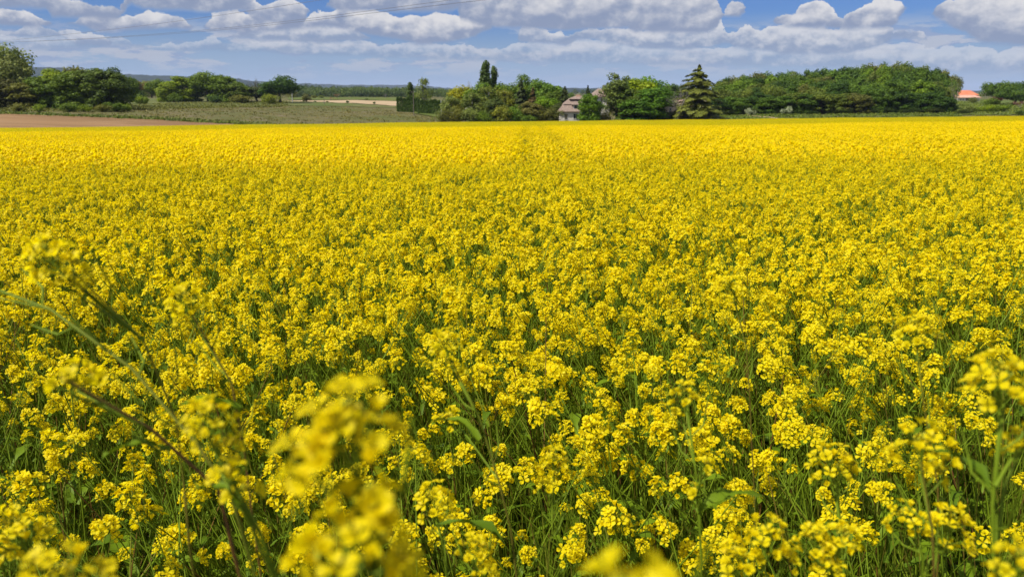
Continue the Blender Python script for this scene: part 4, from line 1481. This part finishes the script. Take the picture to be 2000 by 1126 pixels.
def plant_plan(r_, height, lean, nbr, az=None):
    """stem lines, head placements and leaf placements for one plant (z up, root at origin)"""
    az = r_.normal(math.pi, 0.75) if az is None else az       # the wind has pushed them to the left
    dv = np.array([math.cos(az), math.sin(az), 0])
    sd = np.array([-dv[1], dv[0], 0])
    n = 7
    s_ = np.linspace(0, 1, n)
    w = r_.normal() * 0.03
    main = np.outer(s_, [0, 0, height]) + np.outer(s_ ** 1.7 * height * math.tan(lean), dv) + np.outer(np.sin(s_ * 3.0) * w * height, sd)
    tint = np.clip(r_.normal(0.38, 0.22), 0, 1)
    stems = [(main, np.linspace(0.0036, 0.0014, n) * r_.uniform(0.8, 1.15), tint)]
    tip = unit(main[-1] - main[-2])
    heads = [(main[-1], unit(tip + r_.normal(size=3) * 0.18), 1.0)]
    leaves = []
    for b in range(nbr):
        k_ = r_.uniform(0.50, 0.88)
        i0 = k_ * (n - 1)
        a, fr = int(i0), i0 - int(i0)
        p0 = main[a] * (1 - fr) + main[min(a + 1, n - 1)] * fr
        t0 = unit(main[min(a + 1, n - 1)] - main[a])
        ang = r_.uniform(0, 6.28)
        out = unit(np.array([math.cos(ang), math.sin(ang), 0]) + dv * 0.3)
        Lb = (1 - k_) * height * r_.uniform(0.75, 1.15) + 0.05
        m = 5
        ss = np.linspace(0, 1, m)
        d1 = unit(t0 + out * 0.85)
        br = p0 + np.outer(ss, d1 * Lb) + np.outer(ss ** 2, (t0 * 0.55 + [0, 0, 0.35]) * Lb * 0.25)
        stems.append((br, np.linspace(0.0019, 0.0010, m), np.clip(tint - 0.15 + r_.normal() * 0.1, 0, 1)))
        heads.append((br[-1], unit(unit(br[-1] - br[-2]) + r_.normal(size=3) * 0.15), r_.uniform(0.45, 1.0)))
        leaves.append((p0, math.atan2(out[1], out[0]), r_.uniform(0.4, 0.8)))
    for b in range(3):
        k_ = r_.uniform(0.15, 0.65)
        i0 = k_ * (n - 1)
        a = int(i0)
        leaves.append((main[a] + (main[a + 1] - main[a]) * (i0 - a), r_.uniform(0, 6.28), r_.uniform(0.8, 1.4)))
    # slender young pods and stalks under the heads
    for (p, d, s0) in list(heads):
        for q in range(int(3 + 3 * s0)):
            back = 0.008 + 0.011 * q
            p0 = p - d * back
            a = q * 2.4 + r_.uniform(0, 1)
            M3 = rot_to(d, a)
            e = p0 + M3 @ np.array([0.013, 0, 0.012])
            e2 = e + M3 @ np.array([0.006, 0, 0.020])
            stems.append((np.array([p0, e, e2]), np.array([0.0005, 0.0007, 0.0004]), 0.2))
    return stems, heads, leaves


def mat4(M3, p, s_=1.0):
    M = np.eye(4)
    M[:3, :3] = M3 * s_
    M[:3, 3] = p
    return M


def plant_mesh(seed, lod, height, lean, nbr):
    r_ = np.random.default_rng(seed)
    st, hd, lv = plant_plan(r_, height, lean, nbr)
    mb = MB()
    for (p, rad, t) in st:
        if lod and len(p) == 3:
            continue
        mb.tube(p[::2] if lod == 2 and len(p) > 4 else p, (rad[::2] if lod == 2 and len(p) > 4 else rad) * (1.0 if lod == 0 else 1.15), 4 if lod == 0 else 3, 1, t)
    for (p, d, s_) in hd:
        mb.join(HEADS[lod][r_.integers(len(HEADS[lod]))], mat4(rot_to(d, r_.uniform(0, 6.28)), p, s_ * 0.98))
    for (p, a, s_) in lv:
        if lod == 2 and r_.random() < 0.6:
            continue
        M3 = rot_to([0, 0, 1], 0) @ np.array(Matrix.Rotation(a, 3, 'Z'))
        mb.join(LEAVES[r_.integers(4)], mat4(M3, p, s_))
    return mb


def rand_dims(r_):
    return dict(height=r_.uniform(0.80, 1.12), lean=abs(r_.normal(0.16, 0.10)), nbr=int(r_.choice([3, 3, 4, 4, 5, 5])))


# ---- scattered masses: instances of unlinked prototypes on points
def scatter(name, protos, pts, rots, scl, idx):
    coll = bpy.data.collections.new(name + '_kinds')
    for q, me in enumerate(protos):
        coll.objects.link(bpy.data.objects.new('%s_kind_%02d' % (name, q), me))
    me = bpy.data.meshes.new(name)
    me.vertices.add(len(pts))
    me.vertices.foreach_set('co', np.asarray(pts, np.float32).ravel())
    for an, ty, dat in (('rot', 'FLOAT_VECTOR', rots), ('scl', 'FLOAT', scl), ('idx', 'INT', idx)):
        a = me.attributes.new(an, ty, 'POINT')
        a.data.foreach_set('vector' if ty == 'FLOAT_VECTOR' else 'value', np.asarray(dat, np.int32 if ty == 'INT' else np.float32).ravel())
    o = link(name, me)
    ng = bpy.data.node_groups.new(name, 'GeometryNodeTree')
    ng.interface.new_socket('Geometry', in_out='INPUT', socket_type='NodeSocketGeometry')
    ng.interface.new_socket('Geometry', in_out='OUTPUT', socket_type='NodeSocketGeometry')
    N = ng.nodes
    gi, go = N.new('NodeGroupInput'), N.new('NodeGroupOutput')
    m2p = N.new('GeometryNodeMeshToPoints')
    iop = N.new('GeometryNodeInstanceOnPoints')
    ci = N.new('GeometryNodeCollectionInfo')
    ci.inputs['Collection'].default_value = coll
    ci.inputs['Separate Children'].default_value = True
    ci.inputs['Reset Children'].default_value = True
    iop.inputs['Pick Instance'].default_value = True

    def na(nm, ty):
        a = N.new('GeometryNodeInputNamedAttribute')
        a.data_type = ty
        a.inputs['Name'].default_value = nm
        return a.outputs['Attribute']
    Lk = ng.links.new
    Lk(gi.outputs[0], m2p.inputs['Mesh'])
    Lk(m2p.outputs[0], iop.inputs['Points'])
    Lk(ci.outputs[0], iop.inputs['Instance'])
    Lk(na('idx', 'INT'), iop.inputs['Instance Index'])
    Lk(na('rot', 'FLOAT_VECTOR'), iop.inputs['Rotation'])
    Lk(na('scl', 'FLOAT'), iop.inputs['Scale'])
    Lk(iop.outputs[0], go.inputs[0])
    md = o.modifiers.new('scatter', 'NODES')
    md.node_group = ng
    return tag(o, kind='stuff')


def wedge_points(r_, y0, y1, cell, margin=0.35, x_extra=0.6, jit=0.5):
    """jittered grid over the part of the field between forward distances y0 and y1 that can be seen"""
    ys_ = np.arange(y0, y1, cell)
    out = []
    for y in ys_:
        half = y * (0.66 + 0.02) + margin + x_extra
        xs_ = np.arange(-half, half, cell)
        out.append(np.column_stack([xs_, np.full(len(xs_), y)]))
    p = np.concatenate(out)
    return p + r_.uniform(-jit, jit, p.shape) * cell


def tram(X, Y):
    """1 in the wheel tracks"""
    a = np.abs(X - (0.20 + 0.0170 * Y)) < 0.13 + Y * 0.0012
    b = np.abs(X - (0.95 + 0.0190 * Y)) < 0.13 + Y * 0.0012
    return (a | b) & (Y > 13) & (Y < 120)


r_ = np.random.default_rng(77)
# nearest plants: each an object with its own parts
NEAR_Y = 3.05
CELL_N = 0.147
pn = wedge_points(r_, 0.78, NEAR_Y, CELL_N, 0.05, 0.10)
pn = pn[np.abs(pn[:, 0]) < pn[:, 1] * 0.70 + 0.12]
order = np.argsort(pn[:, 1])
GROUP_NEAR = 'nearest rape plants of the field'
n_near = 0
for q in order[:277]:
    x, y = pn[q]
    dm = rand_dims(r_)
    if y < 1.3:
        dm['height'] *= 0.93
    st, hd, lv = plant_plan(r_, **dm)
    o = empty('rape_plant', (x, y, gz(x, y)))
    px = CX + x / y * F * 0.97
    side = 'left' if px < 667 else ('middle' if px < 1333 else 'right')
    depth = 'front rows' if y < 1.7 else ('next rows' if y < 2.45 else 'third band of rows')
    tag(o, 'flowering rape plant in the %s of the crop, %s third' % (depth, side), 'rape plant', GROUP_NEAR)
    sm = MB()
    for (p, rad, t) in st:
        sm.tube(p, rad, 5 if len(p) > 3 else 3, 1, t)
    sm.build('stem', CROP_MATS, o, True)
    for (p, d, s_) in hd:
        h = link('flower_head', HEAD_MESH[r_.integers(len(HEAD_MESH))], o)
        M = Matrix(mat4(rot_to(d, r_.uniform(0, 6.28)), p, s_ * 0.95).tolist())
        h.matrix_local = M
    for (p, a, s_) in lv:
        l = link('leaf', LEAF_MESH[r_.integers(4)], o)
        l.location, l.rotation_euler, l.scale = p, (0, 0, a), (s_, s_, s_)
    n_near += 1
NEAR_END = pn[order[min(276, len(order) - 1)], 1]

# the rest of the crop: full plants, then coarser patches further out
PL1 = []
for q in range(16):
    dm = rand_dims(r_)
    PL1.append(plant_mesh(600 + q, 1, **dm).mesh('rape_kind', CROP_MATS))
p1 = wedge_points(r_, NEAR_END + 0.02, 12.0, 0.127)
z1 = hgt(p1[:, 0], p1[:, 1])
n1 = len(p1)
scatter('rape_crop', PL1, np.column_stack([p1, z1 + r_.uniform(-0.05, 0.03, n1)]),
        np.column_stack([r_.normal(0, 0.05, n1), r_.normal(0, 0.05, n1), r_.normal(0, 0.55, n1)]), r_.uniform(0.88, 1.10, n1), r_.integers(0, 16, n1))

# patches of 2 x 2 m
SING = [plant_mesh(700 + q, 2, **rand_dims(r_)) for q in range(14)]


def patch(seed, size, dens):
    q_ = np.random.default_rng(seed)
    mb = MB()
    n = int(size * size * dens)
    for _ in range(n):
        x, y = q_.uniform(-size / 2, size / 2, 2)
        a = q_.normal(0, 0.5)
        M3 = np.array(Matrix.Rotation(a, 3, 'Z')) @ np.array(Matrix.Rotation(q_.normal(0, 0.05), 3, 'X'))
        mb.join(SING[q_.integers(14)], mat4(M3, (x, y, q_.uniform(-0.06, 0.03)), q_.uniform(0.9, 1.08)))
    return mb


PT = [patch(800 + q, 1.0, 86).mesh('rape_patch', CROP_MATS) for q in range(6)]


def patch_points(y0, y1, cell):
    ys_ = np.arange(y0, y1, cell)
    out = []
    for y in ys_:
        half = y * 0.70 + 2
        xs_ = np.arange(-half, half, cell)
        out.append(np.column_stack([xs_, np.full(len(xs_), y)]))
    p = np.concatenate(out)
    E = edge_Y(CX + p[:, 0] / p[:, 1] * F * 1.033)
    return p[p[:, 1] < E]


def slope_rot(p, r_, quarter=True):
    e = 0.5
    gx = (hgt(p[:, 0] + e, p[:, 1]) - hgt(p[:, 0] - e, p[:, 1])) / (2 * e)
    gy = (hgt(p[:, 0], p[:, 1] + e) - hgt(p[:, 0], p[:, 1] - e)) / (2 * e)
    return np.column_stack([np.arctan(gy), -np.arctan(gx), r_.normal(0, 0.02, len(p))])


pp = patch_points(12.4, 60, 0.96)
pp += r_.uniform(-0.05, 0.05, pp.shape)
d_tr = np.minimum(np.abs(pp[:, 0] - (0.20 + 0.0170 * pp[:, 1])), np.abs(pp[:, 0] - (1.05 + 0.0200 * pp[:, 1])))
pp = pp[d_tr > 0.72]
# along the wheel tracks the crop stands plant by plant, with the tracks left open
pw = np.column_stack([r_.uniform(-1.2, 3.6, 20000), r_.uniform(11.9, 60.5, 20000)])
dt = np.minimum(np.abs(pw[:, 0] - (0.20 + 0.0170 * pw[:, 1])), np.abs(pw[:, 0] - (1.05 + 0.0200 * pw[:, 1])))
pw_in = (dt < 0.26) & (r_.random(len(dt)) < 0.12)
low_ = pw_in[(dt < 0.90) & ((dt > 0.26) | pw_in)]
pw = pw[(dt < 0.90) & ((dt > 0.26) | pw_in)]
nw = len(pw)
SG = [s_.mesh('rape_coarse', CROP_MATS) for s_ in SING]
scatter('rape_beside_tracks', SG, np.column_stack([pw, hgt(pw[:, 0], pw[:, 1]) + r_.uniform(-0.05, 0.03, nw)]),
        np.column_stack([np.zeros(nw), np.zeros(nw), r_.normal(0, 0.5, nw)]), r_.uniform(0.9, 1.08, nw) * np.where(low_, 0.86, 1.0), r_.integers(0, 14, nw))
scatter('rape_crop_beyond', PT, np.column_stack([pp, hgt(pp[:, 0], pp[:, 1])]), slope_rot(pp, r_), np.full(len(pp), 1.0), r_.integers(0, 6, len(pp)))

# far patches, 4 x 4 m, heads only a few faces each
def far_patch(seed, size, dens):
    q_ = np.random.default_rng(seed)
    mb = MB()
    n = int(size * size * dens)
    ctr = np.column_stack([q_.uniform(-size / 2, size / 2, (n, 2)), 1.02 + q_.normal(0, 0.055, n)])
    for k_ in range(3):
        m = n
        off = q_.normal(size=(m, 3)) * [0.022, 0.022, 0.016]
        nr = unit(q_.normal(size=(m, 3)) * 0.75 + [0, 0, 0.45])
        leaf_quads(mb, ctr + off, nr, 0.028, q_, q_.uniform(0.0, 0.42, m), 0)
    low = np.column_stack([q_.uniform(-size / 2, size / 2, (n, 2)), q_.uniform(0.55, 0.95, n)])
    leaf_quads(mb, low, unit(q_.normal(size=(n, 3)) + [0, 0, 0.3]), 0.045, q_, q_.uniform(0, 0.8, n), 3)
    top_ = np.column_stack([q_.uniform(-size / 2, size / 2, (n, 2)), q_.uniform(0.90, 1.03, n)])
    leaf_quads(mb, top_, unit(q_.normal(size=(n, 3)) + [0, 0, 0.2]), 0.020, q_, q_.uniform(0.2, 0.9, n), 1)
    leaf_quads(mb, low + q_.normal(size=(n, 3)) * 0.1, unit(q_.normal(size=(n, 3)) + [0, 0, 0.5]), 0.03, q_, q_.uniform(0.2, 0.9, n), 0)
    return mb


FP = [far_patch(900 + q, 4.0, 80).mesh('rape_far_patch', CROP_MATS) for q in range(4)]
pf_ = patch_points(61.5, 228, 3.8)
nf_ = len(pf_)
rr_ = slope_rot(pf_, r_)
scatter('rape_crop_far', FP, np.column_stack([pf_, hgt(pf_[:, 0], pf_[:, 1])]), rr_, np.full(nf_, 1.0), r_.integers(0, 4, nf_))

# leafy growth and thin shoots between the nearest plants
def tuft(seed):
    q_ = np.random.default_rng(seed)
    mb = MB()
    for _ in range(17):
        x, y = q_.normal(0, 0.05, 2)
        h = q_.uniform(0.40, 0.95)
        bend = q_.normal(size=2) * 0.10 + [-0.08, 0]
        mb.tube([(x, y, 0), (x + bend[0] * 0.3, y + bend[1] * 0.3, h * 0.5), (x + bend[0], y + bend[1], h)], [0.0024, 0.0018, 0.0007], 3, 1, np.clip(q_.normal(0.3, 0.25), 0, 1))
    for _ in range(6):
        x, y = q_.normal(0, 0.06, 2)
        z = q_.uniform(0.08, 0.6)
        M3 = np.array(Euler((q_.normal() * 0.3, q_.uniform(-0.9, 0.1), q_.uniform(0, 6.28))).to_matrix())
        mb.join(LEAVES[q_.integers(4)], mat4(M3, (x, y, z), q_.uniform(0.7, 1.5)))
    return mb


TF = [tuft(1000 + q).mesh('growth', CROP_MATS) for q in range(8)]
pt = wedge_points(r_, 0.5, 9.0, 0.135, 0.25)
nt_ = len(pt)
scatter('undergrowth', TF, np.column_stack([pt, hgt(pt[:, 0], pt[:, 1])]), np.column_stack([r_.normal(0, 0.08, nt_), r_.normal(0, 0.08, nt_), r_.normal(0, 0.7, nt_)]), r_.uniform(0.75, 1.15, nt_), r_.integers(0, 8, nt_))

# ------------------------------------------------------------------ taller plants right by the camera
HERO_HEADS = [head_mb(1100 + q, 0, n_, r0, l0, fs0, 0.0).mesh('flower_head', CROP_MATS) for q, (n_, r0, l0, fs0) in enumerate(
    [(26, 0.024, 0.060, 0.0125), (20, 0.027, 0.030, 0.0110), (16, 0.024, 0.026, 0.0115), (7, 0.018, 0.020, 0.0115), (24, 0.027, 0.036, 0.0105), (3, 0.012, 0.012, 0.0120)])]
HW = [0.062, 0.068, 0.062, 0.048, 0.068, 0.034]


def smooth_line(A, n=16):
    A = np.asarray(A, float)
    s_ = np.concatenate([[0], np.cumsum(np.linalg.norm(np.diff(A, axis=0), axis=1))])
    u = np.linspace(0, s_[-1], n)
    # Catmull-Rom through the points
    out = []
    for x in u:
        i_ = min(max(np.searchsorted(s_, x, 'right') - 1, 0), len(A) - 2)
        t = (x - s_[i_]) / (s_[i_ + 1] - s_[i_] + 1e-9)
        p0, p1, p2, p3 = A[max(i_ - 1, 0)], A[i_], A[i_ + 1], A[min(i_ + 2, len(A) - 1)]
        out.append(0.5 * (2 * p1 + (p2 - p0) * t + (2 * p0 - 5 * p1 + 4 * p2 - p3) * t * t + (3 * p1 - p0 - 3 * p2 + p3) * t ** 3))
    return np.array(out)


def hero(label, stem, heads, branches=(), rad=0.00202, tint=0.35, leaves=(), rtip=0.45, seed=0):
    """stem: (px, py, distance) from tip to the last point in view; the rest goes down to the soil"""
    q_ = np.random.default_rng(seed + 5)
    W = [P(*s_) for s_ in stem]
    last, prev = W[-1], W[-2]
    d = (last - prev).normalized()
    d = Vector((d.x * 0.5, abs(d.y) * 0.3 + 0.10, -1.0)).normalized()
    zg = gz(last.x, last.y)
    L = (last.z - zg) / -d.z
    foot = last + d * L
    foot.z = gz(foot.x, foot.y)
    o = empty('rape_plant', foot)
    tag(o, label, 'rape plant', 'tall rape plants beside the camera')
    off = np.array(tuple(foot))
    A = smooth_line([tuple(w) for w in W] + [tuple(last + d * L * 0.5), tuple(foot)], 26) - off
    mb = MB()
    mb.tube(A, np.linspace(rad * rtip, rad * 1.1, 26), 8, 1, np.clip(tint + 0.15 * np.sin(np.repeat(np.arange(26), 8) * 0.5), 0, 1))
    for br in branches:
        B = smooth_line([tuple(P(*b)) for b in br], 10) - off
        mb.tube(B, np.linspace(rad * 0.35, rad * 0.6, 10), 6, 1, max(0, tint - 0.2))
    # young pods on short stalks near the tip
    for q in range(5):
        i_ = 0.5 + q * 0.4
        a = int(i_)
        if a + 1 >= len(A):
            break
        p = A[a] + (A[a + 1] - A[a]) * (i_ - a)
        dd = unit(A[a] - A[a + 1])
        M3 = rot_to(dd, q * 2.4)
        e = p + M3 @ np.array([0.013, 0, 0.010])
        mb.tube([p, e, e + M3 @ np.array([0.007, 0, 0.024])], [0.0006, 0.0010, 0.0005], 4, 1, 0.25)
    mb.build('stem', CROP_MATS, o, True)
    for (px, py, dd, wpx, kind, ux, uy) in heads:
        p = np.array(tuple(P(px, py, dd)))
        s_ = wpx * dd / F / HW[kind]
        axis = unit(np.array([ux, 0.12, 1.0 - abs(uy)]))
        h = link('flower_head', HERO_HEADS[kind], o)
        M3 = rot_to(axis, q_.uniform(0, 6.28))
        base = p - M3 @ np.array([0, 0, 0.030 * s_]) - off
        h.matrix_local = Matrix(mat4(M3, base, s_).tolist())
        # a short stalk from the nearest stem point
        i_ = int(np.argmin(np.linalg.norm(A - base, axis=1)))
        if 0.004 < np.linalg.norm(A[i_] - base) < 0.16:
            MB().tube([A[min(i_ + 1, 25)], (A[i_] + base) / 2 + [0, 0, -0.004], base], [rad * 0.5, rad * 0.4, rad * 0.35], 6, 1, max(0, tint - 0.2)).build('stalk', CROP_MATS, o, True)
    for (px, py, dd, a, s_) in leaves:
        l = link('leaf', LEAF_MESH[q_.integers(4)], o)
        l.location = P(px, py, dd) - foot
        l.rotation_euler, l.scale = (0.2, -0.3, a), (s_ * 0.8, s_ * 0.42, s_ * 0.8)
    return o


hero('big out-of-focus rape plant with a long flower head low left of the middle',
     [(690, 860, 0.25), (692, 920, 0.25), (706, 1000, 0.255), (728, 1060, 0.26), (742, 1130, 0.27)],
     [(690, 845, 0.25, 215, 1, -0.1, 0), (640, 815, 0.25, 150, 3, -0.4, 0), (590, 880, 0.25, 150, 3, -0.5, 0.1), (745, 925, 0.245, 120, 5, 0.4, 0.2), (755, 985, 0.245, 100, 5, 0.2, 0.3), (606, 1030, 0.25, 140, 5, -0.5, 0.3), (685, 1085, 0.25, 220, 1, 0.1, 0),
      (790, 1100, 0.26, 140, 3, 0.5, 0.2)], rad=0.00151, tint=0.2, seed=1)
hero('rape flower blurred into a yellow disc at the bottom edge right of the middle',
     [(1215, 1120, 0.18), (1225, 1180, 0.19), (1240, 1260, 0.21)], [(1212, 1082, 0.18, 165, 5, -0.1, 0), (1275, 1120, 0.18, 120, 5, 0.2, 0)], rad=0.00108, seed=2)
hero('blurred rape flower cluster cut by the bottom edge near the left corner',
     [(130, 1150, 0.36), (150, 1190, 0.38), (180, 1250, 0.40)], [(130, 1150, 0.36, 150, 1, -0.3, 0)], seed=3)
hero('leaning rape plant with soft flowers left of the big blurred one',
     [(405, 850, 0.44), (440, 930, 0.45), (490, 1010, 0.46), (530, 1080, 0.47), (548, 1135, 0.48)],
     [(412, 832, 0.44, 105, 4, -0.3, 0), (435, 895, 0.43, 70, 5, -0.2, 0), (484, 932, 0.44, 60, 5, 0.3, 0.1), (455, 860, 0.45, 62, 3, 0.3, 0)], rad=0.00216, tint=0.25, seed=4, leaves=((470, 985, 0.45, 2.6, 0.6),))
hero('long green stem sweeping down from the left edge with its head outside the frame',
     [(-60, 545, 0.66), (0, 562, 0.64), (150, 632, 0.60), (280, 740, 0.57), (345, 815, 0.56), (400, 890, 0.55), (455, 990, 0.56), (500, 1130, 0.58)],
     [(-75, 540, 0.66, 80, 4, -0.6, 0.2)], rad=0.00135, tint=0.45, seed=5, rtip=0.7)
hero('reddish leaning rape stem low at the left with single open flowers at its tip',
     [(118, 735, 0.56), (190, 775, 0.56), (290, 835, 0.57), (385, 892, 0.58), (440, 990, 0.60), (470, 1130, 0.62)],
     [(122, 722, 0.55, 58, 5, -0.4, 0), (182, 716, 0.57, 52, 5, 0.2, 0), (148, 700, 0.57, 40, 5, 0, 0)], rad=0.00173, tint=0.66, seed=6, rtip=0.7, leaves=((330, 880, 0.57, 3.3, 0.7),))
hero('tall leaning rape plant with the highest soft flower head at the left',
     [(140, 528, 0.60), (190, 560, 0.60), (250, 620, 0.60), (300, 700, 0.61), (338, 790, 0.62), (352, 880, 0.64), (365, 1000, 0.66), (380, 1130, 0.70)],
     [(100, 508, 0.60, 90, 4, -0.7, 0.1), (146, 492, 0.59, 50, 5, 0.1, 0), (140, 540, 0.60, 56, 3, 0.1, 0.1)], rad=0.00173, tint=0.5, seed=7)
hero('leaning rape plant with a soft round head right of the highest left one',
     [(375, 612, 0.66), (420, 670, 0.66), (450, 740, 0.66), (466, 820, 0.67), (485, 930, 0.69), (510, 1130, 0.74)],
     [(366, 598, 0.66, 82, 4, -0.4, 0)], rad=0.00144, tint=0.62, seed=8, leaves=((470, 800, 0.66, 3.4, 0.6),))
hero('rape plant with a compact soft head above and right of the big blurred one',
     [(880, 700, 0.72), (915, 760, 0.72), (945, 840, 0.73), (972, 930, 0.74), (995, 1030, 0.76), (1010, 1130, 0.80)],
     [(872, 682, 0.72, 80, 4, -0.3, 0), (905, 712, 0.72, 34, 5, 0.5, 0.2), (876, 810, 0.80, 60, 3, 0.1, 0)], rad=0.00173, tint=0.5, seed=9, leaves=((985, 1060, 0.75, 2.7, 0.8), (935, 860, 0.74, 2.4, 0.6)))
hero('rape plant with a large round head of open petals near the right edge',
     [(1798, 900, 0.62), (1806, 960, 0.62), (1818, 1040, 0.64), (1828, 1130, 0.67)],
     [(1800, 880, 0.62, 108, 1, -0.05, 0), (1842, 906, 0.63, 44, 5, 0.5, 0.3)], rad=0.00166, tint=0.6, seed=10)
hero('rape plant with a soft head over a sharp cluster right of the image middle',
     [(1080, 930, 0.80), (1082, 1000, 0.81), (1074, 1080, 0.83), (1068, 1140, 0.86)],
     [(1080, 905, 0.80, 72, 1, -0.1, 0), (1062, 940, 0.80, 44, 3, -0.3, 0)], rad=0.00151, tint=0.45, seed=11)
hero('thick-stemmed rape plant forking at the right edge',
     [(1962, 780, 0.56), (1962, 850, 0.56), (1948, 930, 0.56), (1936, 1010, 0.57), (1940, 1080, 0.58), (1944, 1140, 0.60)],
     [(1950, 752, 0.56, 110, 4, -0.1, 0), (2000, 862, 0.58, 70, 2, 0.3, 0)], branches=(((1998, 872, 0.58), (1970, 905, 0.57), (1944, 950, 0.56)),), rad=0.00230, tint=0.1, seed=12, leaves=((1932, 960, 0.57, 1.7, 0.6),))
hero('straight rape plant with a ragged head and a side flower, right of the middle',
     [(1342, 790, 0.74), (1352, 860, 0.74), (1362, 950, 0.75), (1368, 1040, 0.77), (1372, 1135, 0.80)],
     [(1338, 775, 0.74, 66, 1, -0.1, 0), (1386, 893, 0.74, 34, 5, 0.3, 0), (1352, 944, 0.75, 40, 5, -0.3, 0), (1312, 798, 0.74, 34, 5, -0.4, 0)],
     branches=(((1386, 905, 0.74), (1376, 935, 0.75), (1363, 950, 0.75)),), rad=0.00158, tint=0.1, seed=13, leaves=((1362, 1000, 0.76, 0.3, 0.7),))
hero('rape plant with a soft head high near the right edge',
     [(1790, 668, 0.82), (1795, 740, 0.83), (1812, 840, 0.85), (1830, 1130, 0.95)], [(1788, 655, 0.82, 76, 4, -0.2, 0)], rad=0.00144, tint=0.55, seed=14)
hero('rape plant with a drooping head a third from the right edge, above the others',
     [(1432, 580, 0.92), (1452, 640, 0.92), (1462, 740, 0.94), (1468, 860, 0.97), (1472, 1130, 1.1)], [(1428, 566, 0.92, 62, 4, -0.6, 0.1)], rad=0.00130, tint=0.55, seed=15)
hero('low rape plant with large sharp petals at the bottom edge, left of its twin',
     [(1480, 1090, 0.66), (1492, 1150, 0.68), (1500, 1220, 0.70)], [(1440, 1085, 0.66, 80, 2, -0.4, 0), (1495, 1052, 0.66, 92, 1, 0, 0), (1540, 1078, 0.67, 60, 3, 0.4, 0)], seed=16, tint=0.2)
hero('low rape plant with large sharp petals at the bottom edge, right of its twin',
     [(1610, 1090, 0.70), (1622, 1150, 0.72), (1630, 1220, 0.74)], [(1592, 1062, 0.70, 80, 1, -0.2, 0), (1645, 1052, 0.71, 80, 2, 0.2, 0), (1618, 1096, 0.70, 56, 3, 0, 0)], seed=17, tint=0.2)
hero('rape plant with a bright open head left of the large round right one',
     [(1628, 930, 0.86), (1636, 1010, 0.87), (1650, 1135, 0.90)], [(1622, 915, 0.86, 88, 4, -0.1, 0), (1655, 905, 0.87, 44, 3, 0.3, 0)], seed=18, tint=0.3)
hero('low rape plant at the bottom edge right beside the big blurred one',
     [(925, 1095, 0.66), (930, 1150, 0.68), (940, 1220, 0.70)], [(930, 1075, 0.66, 70, 1, 0, 0), (955, 1112, 0.66, 50, 3, 0.3, 0)], seed=19, tint=0.2)
hero('rape plant with large petals cut by the left edge near the bottom',
     [(35, 1060, 0.72), (70, 1110, 0.73), (90, 1190, 0.76)], [(30, 1035, 0.72, 84, 1, -0.5, 0), (88, 1030, 0.73, 50, 3, 0.2, 0), (15, 1085, 0.72, 50, 2, -0.3, 0)], seed=20, tint=0.5)
hero('rape plant with a blurred cluster cut by the bottom right corner',
     [(1985, 1115, 0.44), (1992, 1170, 0.46), (2000, 1240, 0.48)], [(1988, 1112, 0.44, 90, 4, 0, 0)], seed=21)
hero('rape plant with a wide low head beside the thick forking stem',
     [(1775, 1030, 0.80), (1790, 1090, 0.81), (1800, 1150, 0.83)], [(1768, 1015, 0.80, 70, 1, -0.3, 0), (1845, 1040, 0.82, 95, 4, 0.3, 0)], seed=22, tint=0.3)
hero('rape plant with two bunches of open flowers right of the big blurred one',
     [(850, 1000, 0.86), (862, 1060, 0.87), (875, 1140, 0.90)], [(848, 985, 0.86, 84, 4, -0.1, 0), (880, 1008, 0.87, 40, 3, 0.4, 0)], seed=23, tint=0.3)

# ------------------------------------------------------------------ the air
hz_top = 215.0
hm = bpy.data.materials.new('air')
hm.use_nodes = True
hm.node_tree.nodes.clear()
hv_ = hm.node_tree.nodes.new('ShaderNodeVolumePrincipled')
hv_.inputs['Color'].default_value = (0.62, 0.74, 1.0, 1)
hv_.inputs['Density'].default_value = 4.5e-5
hv_.inputs['Anisotropy'].default_value = 0.0
ho_ = hm.node_tree.nodes.new('ShaderNodeOutputMaterial')
hm.node_tree.links.new(hv_.outputs[0], ho_.inputs['Volume'])
tag(MB().box(-26000, 26000, -400, 26500, -40, hz_top).build('haze', hm), kind='stuff')
